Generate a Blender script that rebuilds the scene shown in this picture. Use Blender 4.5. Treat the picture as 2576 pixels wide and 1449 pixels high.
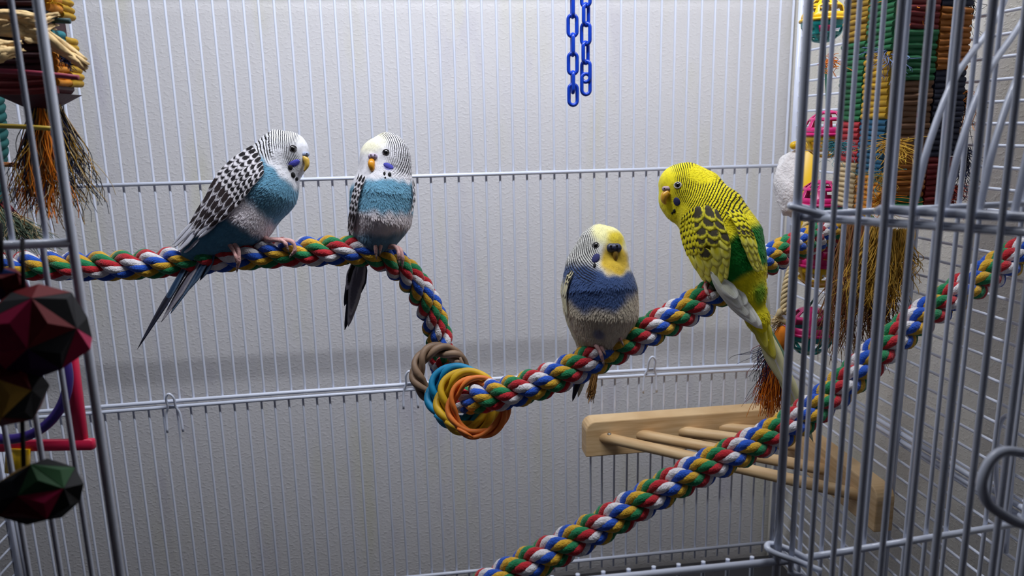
import bpy, math, random
import numpy as np
from mathutils import Vector, Matrix

for o in list(bpy.data.objects):
    bpy.data.objects.remove(o, do_unlink=True)
scene = bpy.context.scene
COL = scene.collection
random.seed(7)
RNG = np.random.default_rng(7)

# ------------------------------------------------------------------ camera
FPX, CX, CY = 1900.0, 1288.0, 724.5          # focal length and centre in photo pixels (2576 x 1449)
CAMZ = 1.30                                   # lens height above the floor
yaw, pit, rol = [math.radians(a) for a in (7.5416, 11.959, -1.235)]
fw = np.array([math.sin(yaw) * math.cos(pit), math.cos(yaw) * math.cos(pit), -math.sin(pit)])
rt = np.array([math.cos(yaw), -math.sin(yaw), 0.0])
up = np.cross(rt, fw)
rt, up = rt * math.cos(rol) + up * math.sin(rol), -rt * math.sin(rol) + up * math.cos(rol)
CAM = np.array([0.0, 0.0, CAMZ])
cam = bpy.data.cameras.new('camera')
cam_o = bpy.data.objects.new('camera', cam)
COL.objects.link(cam_o)
cam.sensor_width = 36.0
cam.lens = 36.0 * FPX / 2576.0
cam.clip_start = 0.01
cam_o.matrix_world = Matrix([[rt[0], up[0], -fw[0], 0], [rt[1], up[1], -fw[1], 0],
                             [rt[2], up[2], -fw[2], CAMZ], [0, 0, 0, 1]])
cam.dof.use_dof = True
cam.dof.focus_distance = 0.56
cam.dof.aperture_fstop = 12.0
scene.camera = cam_o

# ------------------------------------------------------------------ light
world = bpy.data.worlds.new('room_light')
scene.world = world
world.use_nodes = True
world.node_tree.nodes['Background'].inputs[0].default_value = (0.56, 0.60, 0.86, 1)
world.node_tree.nodes['Background'].inputs[1].default_value = 0.013

def area(name, loc, target, sx, sy, power, col):
    l = bpy.data.lights.new(name, 'AREA')
    l.shape = 'RECTANGLE'; l.size = sx; l.size_y = sy; l.energy = power; l.color = col
    o = bpy.data.objects.new(name, l); COL.objects.link(o)
    o.location = loc
    d = Vector(target) - Vector(loc)
    o.rotation_euler = d.to_track_quat('-Z', 'Y').to_euler()
    return o
# the lamp lying over the open top of the cage, and a dim unseen fill added behind the viewer
area('cage_lamp', (0.05, 0.450, CAMZ + 0.41), (0.05, 0.68, CAMZ - 0.02), 0.70, 0.03, 3.8, (0.91, 0.94, 1.0))
bpy.data.lights['cage_lamp'].spread = math.radians(145)
area('room_fill', (0.9, -1.5, CAMZ + 0.9), (0.2, 0.6, CAMZ - 0.1), 0.9, 0.5, 0.3, (1.0, 0.93, 0.84))

scene.view_settings.view_transform = 'Standard'
scene.view_settings.look = 'None'
scene.view_settings.exposure = -0.15
scene.view_settings.gamma = 1.0
scene.view_settings.use_curve_mapping = False

# ------------------------------------------------------------------ geometry helpers
def ray(x, y):
    return fw + rt * ((x - CX) / FPX) - up * ((y - CY) / FPX)
def at(x, y, z):                 # pixel and distance along the view axis -> world point
    return CAM + ray(x, y) * z
def onY(x, y, Y):                # pixel on the vertical plane Y (parallel to the back of the cage)
    d = ray(x, y); return CAM + d * (Y / d[1])
def onX(x, y, X):
    d = ray(x, y); return CAM + d * (X / d[0])
def proj(P):
    P = np.asarray(P, float) - CAM
    z = P @ fw
    return np.stack([CX + FPX * (P @ rt) / z, CY - FPX * (P @ up) / z, z], -1)

def lin(c):                      # sRGB 0-255 -> linear
    c = np.asarray(c, float) / 255.0
    return tuple(np.where(c <= 0.04045, c / 12.92, ((c + 0.055) / 1.055) ** 2.4)) + (1.0,)

class MB:
    """collects points and faces of one mesh"""
    def __init__(s): s.v = []; s.f = []; s.m = []; s.n = 0; s.uv = {}
    def add(s, V, F, mi=0):
        V = np.asarray(V, float)
        s.v.append(V)
        for f in F: s.f.append([i + s.n for i in f]); s.m.append(mi)
        s.n += len(V)
    def verts(s): return np.concatenate(s.v) if s.v else np.zeros((0, 3))

def frames(P, closed=False):
    P = np.asarray(P, float); n = len(P)
    if closed: T = np.roll(P, -1, 0) - np.roll(P, 1, 0)
    else:
        T = np.gradient(P, axis=0)
    T /= np.linalg.norm(T, axis=1)[:, None] + 1e-12
    a = np.array([0, 0, 1.0]) if abs(T[0][2]) < 0.9 else np.array([1.0, 0, 0])
    N = np.zeros_like(P); N[0] = np.cross(T[0], a); N[0] /= np.linalg.norm(N[0])
    for i in range(1, n):
        v = N[i - 1] - T[i] * (N[i - 1] @ T[i]); N[i] = v / (np.linalg.norm(v) + 1e-12)
    return T, N, np.cross(T, N)

def tube(mb, P, r, seg=8, closed=False, caps=True, mi=0, flat=1.0):
    P = np.asarray(P, float); n = len(P)
    T, N, B = frames(P, closed)
    r = np.broadcast_to(np.asarray(r, float), (n,))
    a = np.linspace(0, 2 * np.pi, seg, endpoint=False)
    V = P[:, None, :] + r[:, None, None] * (N[:, None, :] * np.cos(a)[None, :, None] + flat * B[:, None, :] * np.sin(a)[None, :, None])
    F = []
    m = n if closed else n - 1
    for i in range(m):
        j = (i + 1) % n
        for k in range(seg):
            l = (k + 1) % seg
            F.append((i * seg + k, i * seg + l, j * seg + l, j * seg + k))
    if caps and not closed:
        F.append(tuple(range(seg - 1, -1, -1))); F.append(tuple((n - 1) * seg + k for k in range(seg)))
    mb.add(V.reshape(-1, 3), F, mi)

def spline(pts, n=60):           # Catmull-Rom through the points
    p = np.asarray(pts, float); m = len(p)
    q = np.vstack([2 * p[0] - p[1], p, 2 * p[-1] - p[-2]])
    t = np.linspace(0, m - 1, n); i = np.minimum(t.astype(int), m - 2); u = (t - i)[:, None]
    a, b, c, d = q[i], q[i + 1], q[i + 2], q[i + 3]
    return 0.5 * (2 * b + (c - a) * u + (2 * a - 5 * b + 4 * c - d) * u ** 2 + (3 * b - 3 * c + d - a) * u ** 3)
def resample(P, step):
    P = np.asarray(P, float); d = np.r_[0, np.cumsum(np.linalg.norm(np.diff(P, axis=0), axis=1))]
    s = np.linspace(0, d[-1], max(2, int(d[-1] / step) + 1))
    return np.stack([np.interp(s, d, P[:, k]) for k in range(3)], 1), s

def box(mb, c, ax, half, mi=0, bevel=0.0):
    """box with centre, three axes, half sizes; bevelled by cutting the edges of the profile"""
    c = np.asarray(c, float); ax = [np.asarray(a, float) / np.linalg.norm(a) for a in ax]
    hx, hy, hz = half; b = min(bevel, 0.45 * min(half))
    if b <= 0:
        S = [(x, y, z) for z in (-1, 1) for y in (-1, 1) for x in (-1, 1)]
        V = [c + ax[0] * hx * x + ax[1] * hy * y + ax[2] * hz * z for x, y, z in S]
        mb.add(V, [(0, 2, 3, 1), (4, 5, 7, 6), (0, 1, 5, 4), (2, 6, 7, 3), (0, 4, 6, 2), (1, 3, 7, 5)], mi)
        return
    def ring(ix, iy, z):
        pr = [(-ix, -iy + b), (-ix, iy - b), (-ix + b, iy), (ix - b, iy), (ix, iy - b), (ix, -iy + b), (ix - b, -iy), (-ix + b, -iy)]
        return [c + ax[0] * x + ax[1] * y + ax[2] * z for x, y in pr]
    V = ring(hx - b * .6, hy - b * .6, -hz) + ring(hx, hy, -hz + b) + ring(hx, hy, hz - b) + ring(hx - b * .6, hy - b * .6, hz)
    F = [tuple(range(8)), tuple(24 + k for k in range(7, -1, -1))]
    for i in range(3):
        for k in range(8):
            l = (k + 1) % 8
            F.append((i * 8 + k, (i + 1) * 8 + k, (i + 1) * 8 + l, i * 8 + l))
    mb.add(V, F, mi)

def ball(mb, c, r, seg=12, rings=8, mi=0, ax=None):
    r = np.broadcast_to(np.asarray(r, float), (3,)); V = []
    A = np.eye(3) if ax is None else np.asarray(ax)
    for i in range(rings + 1):
        th = math.pi * i / rings
        for k in range(seg):
            ph = 2 * math.pi * k / seg
            v = np.array([r[0] * math.sin(th) * math.cos(ph), r[1] * math.sin(th) * math.sin(ph), r[2] * math.cos(th)])
            V.append(np.asarray(c) + v @ A)
    F = []
    for i in range(rings):
        for k in range(seg):
            l = (k + 1) % seg
            F.append((i * seg + k, (i + 1) * seg + k, (i + 1) * seg + l, i * seg + l))
    mb.add(V, F, mi)

ROOT = {}
def wloc(o):
    return np.array(ROOT.get(o.name, (0, 0, 0)), float)
def props(o, label=None, cat=None, group=None, kind=None):
    if label: o['label'] = label
    if cat: o['category'] = cat
    if group: o['group'] = group
    if kind: o['kind'] = kind
    return o
def empty(name, loc, label=None, cat=None, group=None, kind=None):
    o = bpy.data.objects.new(name, None); COL.objects.link(o)
    o.empty_display_size = 0.02
    o.location = tuple(loc); ROOT[o.name] = tuple(loc)
    return props(o, label, cat, group, kind)
def build(name, mb, mats, parent=None, smooth=True, loc=None, label=None, cat=None, group=None, kind=None):
    """one mesh object from world-space points; its origin is its parent's origin, or loc"""
    V = mb.verts(); base = wloc(parent) if parent is not None else (np.asarray(loc, float) if loc is not None else V.mean(0))
    me = bpy.data.meshes.new(name)
    me.from_pydata((V - base).tolist(), [], mb.f)
    if not isinstance(mats, (list, tuple)): mats = [mats]
    for m in mats: me.materials.append(m)
    if len(mats) > 1: me.polygons.foreach_set('material_index', mb.m)
    me.polygons.foreach_set('use_smooth', [bool(smooth)] * len(me.polygons))
    me.update()
    o = bpy.data.objects.new(name, me); COL.objects.link(o)
    if parent is not None:
        o.parent = parent; ROOT[o.name] = tuple(base)
    else:
        o.location = tuple(base); ROOT[o.name] = tuple(base)
    return props(o, label, cat, group, kind)

# ------------------------------------------------------------------ materials
MATS = {}
def mat(name, col, rough=0.5, spec=0.5, bump=0.0, bscale=200.0, var=0.0, vscale=40.0, metallic=0.0, trans=0.0, coat=0.0, stretch=None, sss=0.0, sheen=0.0):
    if name in MATS: return MATS[name]
    m = bpy.data.materials.new(name); m.use_nodes = True; nt = m.node_tree; b = nt.nodes['Principled BSDF']
    b.inputs['Base Color'].default_value = lin(col); b.inputs['Roughness'].default_value = rough
    b.inputs['Specular IOR Level'].default_value = spec; b.inputs['Metallic'].default_value = metallic
    b.inputs['Transmission Weight'].default_value = trans; b.inputs['Coat Weight'].default_value = coat
    b.inputs['Sheen Weight'].default_value = sheen
    if sss: b.inputs['Subsurface Weight'].default_value = sss; b.inputs['Subsurface Radius'].default_value = (.004, .002, .001)
    tc = nt.nodes.new('ShaderNodeTexCoord'); src = tc.outputs['Object']
    if stretch:
        mp = nt.nodes.new('ShaderNodeMapping'); mp.inputs['Scale'].default_value = stretch
        nt.links.new(src, mp.inputs['Vector']); src = mp.outputs['Vector']
    if var:
        n = nt.nodes.new('ShaderNodeTexNoise'); n.inputs['Scale'].default_value = vscale; n.inputs['Detail'].default_value = 4
        nt.links.new(src, n.inputs['Vector'])
        h = nt.nodes.new('ShaderNodeHueSaturation'); h.inputs['Color'].default_value = lin(col)
        mr = nt.nodes.new('ShaderNodeMapRange'); mr.inputs[1].default_value = 0.3; mr.inputs[2].default_value = 0.7
        mr.inputs[3].default_value = 1 - var; mr.inputs[4].default_value = 1 + var
        nt.links.new(n.outputs['Fac'], mr.inputs[0]); nt.links.new(mr.outputs[0], h.inputs['Value'])
        nt.links.new(h.outputs['Color'], b.inputs['Base Color'])
    if bump:
        n = nt.nodes.new('ShaderNodeTexNoise'); n.inputs['Scale'].default_value = bscale; n.inputs['Detail'].default_value = 3
        nt.links.new(src, n.inputs['Vector'])
        bp = nt.nodes.new('ShaderNodeBump'); bp.inputs['Strength'].default_value = bump; bp.inputs['Distance'].default_value = 0.001
        nt.links.new(n.outputs['Fac'], bp.inputs['Height']); nt.links.new(bp.outputs['Normal'], b.inputs['Normal'])
    MATS[name] = m
    return m

def wall_mat(name, col, stain1, stain2, amount):
    m = bpy.data.materials.new(name); m.use_nodes = True; nt = m.node_tree; L = nt.links.new; b = nt.nodes['Principled BSDF']
    b.inputs['Roughness'].default_value = 0.75; b.inputs['Specular IOR Level'].default_value = 0.25
    tc = nt.nodes.new('ShaderNodeTexCoord')
    mp = nt.nodes.new('ShaderNodeMapping'); mp.inputs['Scale'].default_value = (14, 14, 3.2); L(tc.outputs['Object'], mp.inputs[0])
    last = None
    for i, (c, th) in enumerate(((stain1, 0.56), (stain2, 0.60))):
        n = nt.nodes.new('ShaderNodeTexNoise'); n.inputs['Scale'].default_value = 1.3 + 0.7 * i; n.inputs['Detail'].default_value = 3
        mo = nt.nodes.new('ShaderNodeVectorMath'); mo.operation = 'ADD'; mo.inputs[1].default_value = (7.3 * i, 3.1 * i, 1.7 * i)
        L(mp.outputs[0], mo.inputs[0]); L(mo.outputs[0], n.inputs['Vector'])
        mr = nt.nodes.new('ShaderNodeMapRange'); mr.inputs[1].default_value = th; mr.inputs[2].default_value = th + 0.16; mr.inputs[4].default_value = amount
        L(n.outputs['Fac'], mr.inputs[0])
        mx = nt.nodes.new('ShaderNodeMix'); mx.data_type = 'RGBA'; mx.inputs[7].default_value = lin(c)
        if last is None: mx.inputs[6].default_value = lin(col)
        else: L(last, mx.inputs[6])
        L(mr.outputs[0], mx.inputs[0]); last = mx.outputs[2]
    L(last, b.inputs['Base Color'])
    # rough plaster: small raised flecks
    n1 = nt.nodes.new('ShaderNodeTexNoise'); n1.inputs['Scale'].default_value = 240; n1.inputs['Detail'].default_value = 3
    mp2 = nt.nodes.new('ShaderNodeMapping'); mp2.inputs['Scale'].default_value = (1.0, 1.0, 1.6); mp2.inputs['Rotation'].default_value = (0, 0.6, 0)
    L(tc.outputs['Object'], mp2.inputs[0]); L(mp2.outputs[0], n1.inputs['Vector'])
    r1 = nt.nodes.new('ShaderNodeMapRange'); r1.inputs[1].default_value = 0.50; r1.inputs[2].default_value = 0.72; L(n1.outputs['Fac'], r1.inputs[0])
    n2 = nt.nodes.new('ShaderNodeTexNoise'); n2.inputs['Scale'].default_value = 520; n2.inputs['Detail'].default_value = 2; L(tc.outputs['Object'], n2.inputs['Vector'])
    ad = nt.nodes.new('ShaderNodeMath'); ad.operation = 'MULTIPLY_ADD'; ad.inputs[1].default_value = 0.25
    L(n2.outputs['Fac'], ad.inputs[0]); L(r1.outputs[0], ad.inputs[2])
    bp = nt.nodes.new('ShaderNodeBump'); bp.inputs['Strength'].default_value = 0.36; bp.inputs['Distance'].default_value = 0.0010
    L(ad.outputs[0], bp.inputs['Height']); L(bp.outputs['Normal'], b.inputs['Normal'])
    return m

# ------------------------------------------------------------------ room shell
S = 0.013                      # wire spacing of the cage
YB, YF = 0.718, 0.327          # back and front planes of the cage
XL, XR = -0.392, 0.380         # its sides
WY, WX = YB + 0.122, XR + 0.055
wm = wall_mat('painted_plaster', (226, 224, 226), (214, 210, 176), (188, 184, 208), 0.40)
wm2 = wall_mat('cream_plaster', (244, 240, 230), (206, 200, 160), (190, 186, 206), 0.40)
fm = mat('floor_boards', (120, 92, 66), 0.5, var=0.2, vscale=6, stretch=(1, 8, 1))
def slab(name, c, half, m):
    mb = MB(); box(mb, c, np.eye(3), half); return build(name, mb, m, smooth=False, kind='structure')
slab('wall_back', (-0.8, WY + 0.05, 1.25), (1.285, 0.05, 1.25), wm)
slab('wall_right', (WX + 0.05, -0.85, 1.25), (0.05, 1.683, 1.25), wm2)
slab('floor', (-0.8, -0.85, -0.02), (1.4, 1.8, 0.02), fm)
# ------------------------------------------------------------------ the cage
wire_m = mat('coated_wire', (218, 224, 241), 0.28, 0.6, var=0.05, vscale=30, coat=0.5)
ZM, ZJ, ZB, ZT = CAMZ - 0.042, CAMZ - 0.2475, CAMZ - 0.4545, CAMZ + 0.165   # heights of the cross bars
cage = empty('bird_cage', (0, (YB + YF) / 2, CAMZ - 0.47), 'white wire bird cage around the rope perches', 'cage')

def unit_cyl():
    mb = MB(); tube(mb, [(0, 0, 0), (0, 0, 1)], 1.0, 8)
    me = bpy.data.meshes.new('wire'); me.from_pydata(mb.verts().tolist(), [], mb.f); me.materials.append(wire_m)
    me.polygons.foreach_set('use_smooth', [len(p.vertices) == 4 for p in me.polygons]); return me
CYL = unit_cyl()
def wire(a, b, r, parent):
    a = np.asarray(a, float); b = np.asarray(b, float); d = b - a
    o = bpy.data.objects.new('wire', CYL); COL.objects.link(o); o.parent = parent
    o.location = tuple(a - wloc(parent)); o.scale = (r, r, float(np.linalg.norm(d)))
    o.rotation_euler = Vector(d).to_track_quat('Z', 'Y').to_euler()
    return o
def bars(name, paths, parent=cage):
    mb = MB()
    for P, r in paths: tube(mb, P, r, 10)
    return build(name, mb, wire_m, parent)

RW = 0.00115
# back: an upper and a lower panel clipped together where they meet
def jz(x, off): # the seam sags a little
    return ZJ + off + 0.0035 * math.cos((x - 0.02) * 4.2) - 0.0025
xs = np.linspace(XL, XR, 30)
bu = bars('back_panel', [([(x, YB - .003, jz(x, 0.0022)) for x in xs], 0.0019), ([(XL, YB - .003, ZM), (XR, YB - .003, ZM)], 0.0018),
                         ([(XR, YB, ZJ), (XR, YB, ZT + .05)], 0.0026), ([(XL, YB, ZJ), (XL, YB, ZT + .05)], 0.0026)])
bl = bars('back_panel', [([(x, YB - .003, jz(x, -0.0032)) for x in xs], 0.0019), ([(XL, YB - .003, ZB), (XR, YB - .003, ZB)], 0.0019),
                         ([(XR, YB, ZB - .02), (XR, YB, ZJ - .002)], 0.0026), ([(XL, YB, ZB - .02), (XL, YB, ZJ - .002)], 0.0026)])
x0 = -0.3872 * YB
k = 0
for i in range(-9, 52):
    x = x0 + i * S
    if x < XL + .004 or x > XR - .004: continue
    j = random.uniform(-1, 1) * 0.0006
    wire((x + j, YB, jz(x, 0.002)), (x + random.uniform(-1, 1) * .0004, YB, ZT + .05), RW, bu)
    xl = x - 0.0035 + random.uniform(-1, 1) * 0.0005
    wire((xl, YB, ZB - .012), (xl + random.uniform(-1, 1) * .0005, YB, jz(x, -0.003)), RW, bl)
for px, py in ((432, 1012), (1030, 955), (1636, 918)):                    # wire clips over the seam
    c = onY(px, py, YB - .004); w = .0062
    mb = MB()
    tube(mb, spline([c + np.array(v) for v in ((-w - .001, 0, -.03), (-w, 0, -.012), (-w * .55, -.002, -.004), (-w * .5, -.005, .006), (0, -.006, .0105),
                                             (w * .6, -.005, .006), (w * .6, -.002, -.004), (w, 0, -.012), (w + .001, 0, -.03))], 40), 0.00115, 8)
    build('clip', mb, wire_m, bl)
# right side panel: level wires, a few uprights and a clip
sp = bars('side_panel', [([(XR, YF, z), (XR, YB, z)], 0.0021) for z in (ZT, ZJ + .002, ZJ - .004, ZB)] +
          [([(XR, YF, ZB - .02), (XR, YF, ZT + .05)], 0.0026), ([(XR - .003, 0.52, ZB - .02), (XR - .003, 0.52, ZT + .05)], 0.0020)])
zz = CAMZ - 0.0055 * YB
for i in range(-34, 17):
    z = zz + i * 0.0140
    if z < ZB - .015 or abs(z - ZJ) < .004: continue
    wire((XR + .002, YF, z), (XR + .002, YB, z), RW, sp)
lp = bars('side_panel', [([(XL, YF, z), (XL, YB, z)], 0.0021) for z in (ZT, ZM, ZJ, ZB)] + [([(XL, YF, ZB - .02), (XL, YF, ZT + .05)], .0022), ([(XL, YB - .004, ZB - .02), (XL, YB - .004, ZT + .05)], .0022), ([(XL + .012, YB - .012, ZB - .02), (XL + .012, YB - .012, ZJ)], 0.0019)])
for i in range(-36, 17):
    z = zz + i * 0.0140
    if z < ZB - .015: continue
    wire((XL - .002, YF, z), (XL - .002, YB, z), RW, lp)
# front: fixed strips left and right of the doorway, sill below it
XDL, XDR = -0.1372, 0.1765
RF = 0.0012
fl = bars('front_panel', [([(XL, YF, ZM), (XDL, YF, ZM)], 0.0019), ([(XDL, YF, ZB - .03), (XDL, YF, ZT + .06)], 0.0019)])
for i in range(1, 20):
    x = XDL - i * S
    if x < XL: break
    wire((x, YF + .003, ZB - .03), (x, YF + .003, ZM), RF, fl); wire((x + .002, YF + .003, ZM), (x + .002, YF + .003, ZT + .06), RF, fl)
ZS = CAMZ - 0.2190
rot = math.radians(5.2)
def FR(t, z): return np.array([XDR + .010 + t * math.cos(rot), YF + t * math.sin(rot), z])
fr = bars('front_panel', [([FR(-.010, ZS), FR(.20, ZS)], 0.0019), ([FR(-.003, ZM), FR(.20, ZM)], 0.0016),
                          ([(XDR, YF, ZS - .12), (XDR, YF, ZT + .06)], 0.0021)])
for i in range(0, 15):
    t = 0.004 + i * 0.0127
    wire(FR(t, ZS - .2) + (0, .003, 0), FR(t, ZM) + (0, .003, 0), 0.00115, fr)
    wire(FR(t, ZM) + (0, .003, 0), FR(t, ZT + .06) + (0, .003, 0), 0.00115, fr)
sill = bars('door_sill', [([(XDL, YF, ZS), (XDR + .004, YF, ZS)], 0.0019)])
for i in range(0, 25):
    x = 0.5029 * YF - i * S
    if x < XDL + .004: break
    wire((x, YF + .003, ZS - .2), (x, YF + .003, ZS + .002), 0.00115, sill)
def hookloop(c, s, name, parent):
    mb = MB(); c = np.asarray(c)
    tube(mb, spline([c + np.array(v) * s for v in ((1.0, -.6, -.25), (.3, -.3, 0), (-.4, 0, .2), (-.62, .25, .3), (-.4, .5, .3), (.2, .3, .15), (.9, -.1, -.15))], 40), 0.0016, 8)
    return build(name, mb, wire_m, parent)
hookloop((XDR + .003, YF - .004, ZS + .004), 0.014, 'hinge_loop', fr)
hookloop((XDR + .003, YF - .004, ZM + .001), 0.011, 'hinge_loop', fr)
# the door, swung open towards the viewer
AL = math.radians(52)
dd = np.array([math.cos(AL), -math.sin(AL), 0.0]); dn = np.array([math.sin(AL), math.cos(AL), 0.0])
H0 = np.array([XDR + .004, YF - .003, 0.0])
def D(t, z, n=0.0): return H0 + dd * t + dn * n + np.array([0, 0, z])
DT, DB = ZT + .10, ZS - .004
door = bars('cage_door', [([D(.001, DB), D(.27, DB)], 0.0016), ([D(-.004, ZM - .001), D(.27, ZM - .001)], 0.0019), ([D(.001, DT), D(.27, DT)], 0.0021),
                          ([D(.27, DB), D(.27, DT)], 0.0022), ([D(.002, DB), D(.002, DT)], 0.0014)])
for i in range(1, 25):
    t = 0.0018 + i * 0.0107
    wire(D(t, DB - .006, -.0025), D(t, DT, -.0025), 0.00135 if i % 3 else 0.0017, door)
# bent flap of wires that leans out from the upper half of the door
def Dray(px, py, t):             # pixel on the upright plane that leaves the door square at t
    g = ray(px, py); A = np.array([[dn[0], -g[0]], [dn[1], -g[1]]]); b = -(H0 + dd * t)[:2]
    s = np.linalg.solve(A, b); return s[0], g[2] * s[1] + CAMZ
def tat(px, py):
    g = ray(px, py); A = np.array([[dd[0], -g[0]], [dd[1], -g[1]]]); s = np.linalg.solve(A, -H0[:2]); return s[0]
t0 = tat(2290, 541)
prof = [Dray(px, py, t0) for px, py in ((2290, 541), (2308, 470), (2337, 356), (2402, 193), (2503, 50))]
p0 = prof[0]
mbf = MB()
fz = CAMZ + (onY(2210, 527, 0.3)[2] - CAMZ) * 0
tb = tat(2212, 527)
gz = D(tb, 0)[1] / ray(2212, 527)[1] * ray(2212, 527)[2] + CAMZ
flap = bars('flap_door', [([D(tb - .001, gz - .001, .002), D(tb, gz, .001), D(.265, gz, .001)], 0.0021)], parent=door)
for i in range(0, 14):
    t = t0 + i * 0.0121
    if t > .262: break
    mb = MB(); Q = spline([D(t, z, n - p0[0] + .001) for n, z in prof] + [D(t, prof[-1][1] + .03, prof[-1][0] - p0[0] + .035)], 22)
    tube(mb, Q, 0.0015, 8); build('bent_wire', mb, wire_m, flap)
# latch loop on the door
mb = MB(); tl = tat(2520, 1200)
tube(mb, spline([at(px, py, 0.285) for px, py in ((2576, 1140), (2530, 1135), (2500, 1150), (2478, 1185), (2470, 1225), (2485, 1265), (2515, 1290), (2560, 1315), (2600, 1322))], 40), 0.0020, 8)
build('latch', mb, wire_m, door)
mb = MB()
q = [onX(px, py, XR - .006) for px, py in ((2515, 1290), (2505, 1180), (2512, 1080), (2532, 1046), (2552, 1080), (2545, 1200), (2530, 1390))]
tube(mb, spline(q, 40), 0.0016, 8); build('clip', mb, wire_m, sp)
# base tray and roof frame close the cage out of sight
mb = MB(); box(mb, ((XL + XR) / 2, (YB + YF) / 2, ZB - .05), np.eye(3), ((XR - XL) / 2 + .01, (YB - YF) / 2 + .01, .028), bevel=.006)
build('base_tray', mb, mat('grey_plastic', (58, 58, 64), 0.5), cage)
ZR = ZT + .06
bars('roof_frame', [([(XL, YF, ZR), (XR, YF, ZR)], .0026), ([(XL, YB, ZR), (XR, YB, ZR)], .0026), ([(XL, YF, ZR), (XL, YB, ZR)], .0026), ([(XR, YF, ZR), (XR, YB, ZR)], .0026),
                    ([(-.17, YF, ZR), (-.17, YB, ZR)], .0022), ([(.235, YF, ZR), (.235, YB, ZR)], .0022)])
st = empty('cage_stand', (0, (YB + YF) / 2, 0), 'low dark wooden stand under the cage base', 'stand')
wood_d = mat('dark_wood', (74, 52, 38), 0.5, var=.2, vscale=8, stretch=(1, 8, 8))
ztop = ZB - .078
mb = MB(); box(mb, (0, (YB + YF) / 2, ztop - .0125), np.eye(3), (.42, .22, .0124), bevel=.004); build('top_board', mb, wood_d, st)
for sx in (-1, 1):
    for sy in (-1, 1):
        mb = MB(); box(mb, (sx * .38, (YB + YF) / 2 + sy * .18, (ztop - .025) / 2), np.eye(3), (.02, .02, (ztop - .025) / 2), bevel=.003); build('leg', mb, wood_d, st)
# ------------------------------------------------------------------ rope perches
YARN = {'red': (186, 38, 48), 'white': (222, 218, 222), 'blue': (36, 84, 186), 'yellow': (212, 164, 48), 'green': (34, 128, 80)}
yarn_m = {k: mat('cotton_' + k, c, 0.95, 0.15, bump=0.9, bscale=900, var=0.14, vscale=300, sheen=0.3) for k, c in YARN.items()}
def rope(pts, label, diam=0.0215, pitch=(.052, .052), hand=1, phase=0.0, twist=(1.45, 1.45)):
    C, s = resample(spline(pts, 400), 0.0014)
    # smooth moving average keeps the lay even
    for _ in range(6): C[1:-1] = (C[:-2] + 2 * C[1:-1] + C[2:]) / 4
    T, N, B = frames(C)
    w_ = np.clip(s / s[-1] / .5, 0, 1); pit_ = pitch[0] + (pitch[1] - pitch[0]) * w_; tw_ = twist[0] + (twist[1] - twist[0]) * w_
    ds = np.gradient(s); turn = np.cumsum(2 * np.pi * ds / pit_); yturn = np.cumsum(2 * np.pi * ds / pit_ * tw_)
    rp = diam / 2 / 2.1547; rc = diam / 2 - rp
    root = empty('rope_perch', C[0], label, 'rope perch', 'rope perches in the cage')
    for j in range(3):
        a = hand * turn + 2 * np.pi * j / 3 + phase
        pc = C + rc * (np.cos(a)[:, None] * N + np.sin(a)[:, None] * B)
        mb = MB(); tube(mb, pc, rp * 0.72, 8); st = build('strand', mb, yarn_m['white'], root)
        for m, k in enumerate(('red', 'white', 'blue', 'yellow', 'green')):
            psi = -hand * yturn + hand * 2 * np.pi * m / 5 + j * 4 * np.pi / 3 * hand + 0.25 * np.sin(s * 40 + j)
            yc = pc + rp * 0.42 * (np.cos(psi)[:, None] * N + np.sin(psi)[:, None] * B)
            mb = MB(); tube(mb, yc, rp * 0.62, 9); build('yarn', mb, yarn_m[k], st)
    return root, C
ROPE_A = [(-190, 674, .572), (-70, 672, .565), (100, 668, .562), (300, 668, .557), (480, 655, .553), (640, 640, .55), (780, 633, .55), (900, 632, .553), (980, 655, .562), (1040, 708, .577),
          (1082, 778, .592), (1104, 850, .60), (1112, 905, .598), (1124, 946, .588), (1142, 978, .562), (1168, 1000, .532), (1210, 998, .508), (1290, 985, .498),
          (1400, 948, .496), (1520, 890, .498), (1640, 828, .502), (1760, 762, .508), (1850, 705, .52), (1950, 645, .545), (2050, 600, .58), (2120, 580, .61), (2180, 565, .64)]
ROPE_B = [(1100, 1545, .452), (1290, 1440, .455), (1500, 1330, .458), (1700, 1213, .46), (1850, 1140, .462), (1980, 1075, .465), (2080, 1005, .467), (2170, 925, .469),
          (2260, 845, .471), (2350, 778, .473), (2450, 712, .475), (2540, 655, .478), (2610, 612, .482)]
ra, CA = rope([at(*p) for p in ROPE_A], 'rainbow cotton rope perch bent down through the willow rings', .0228, (.062, .041), twist=(1.35, 1.9))
rb, CB = rope([at(*p) for p in ROPE_B], 'straight rainbow cotton rope perch slanting up past the wooden ladder shelf', .0214, (.042, .042), phase=1.0, twist=(1.95, 1.95))
cap_m = mat('beige_cap', (150, 138, 120), 0.6)

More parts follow.
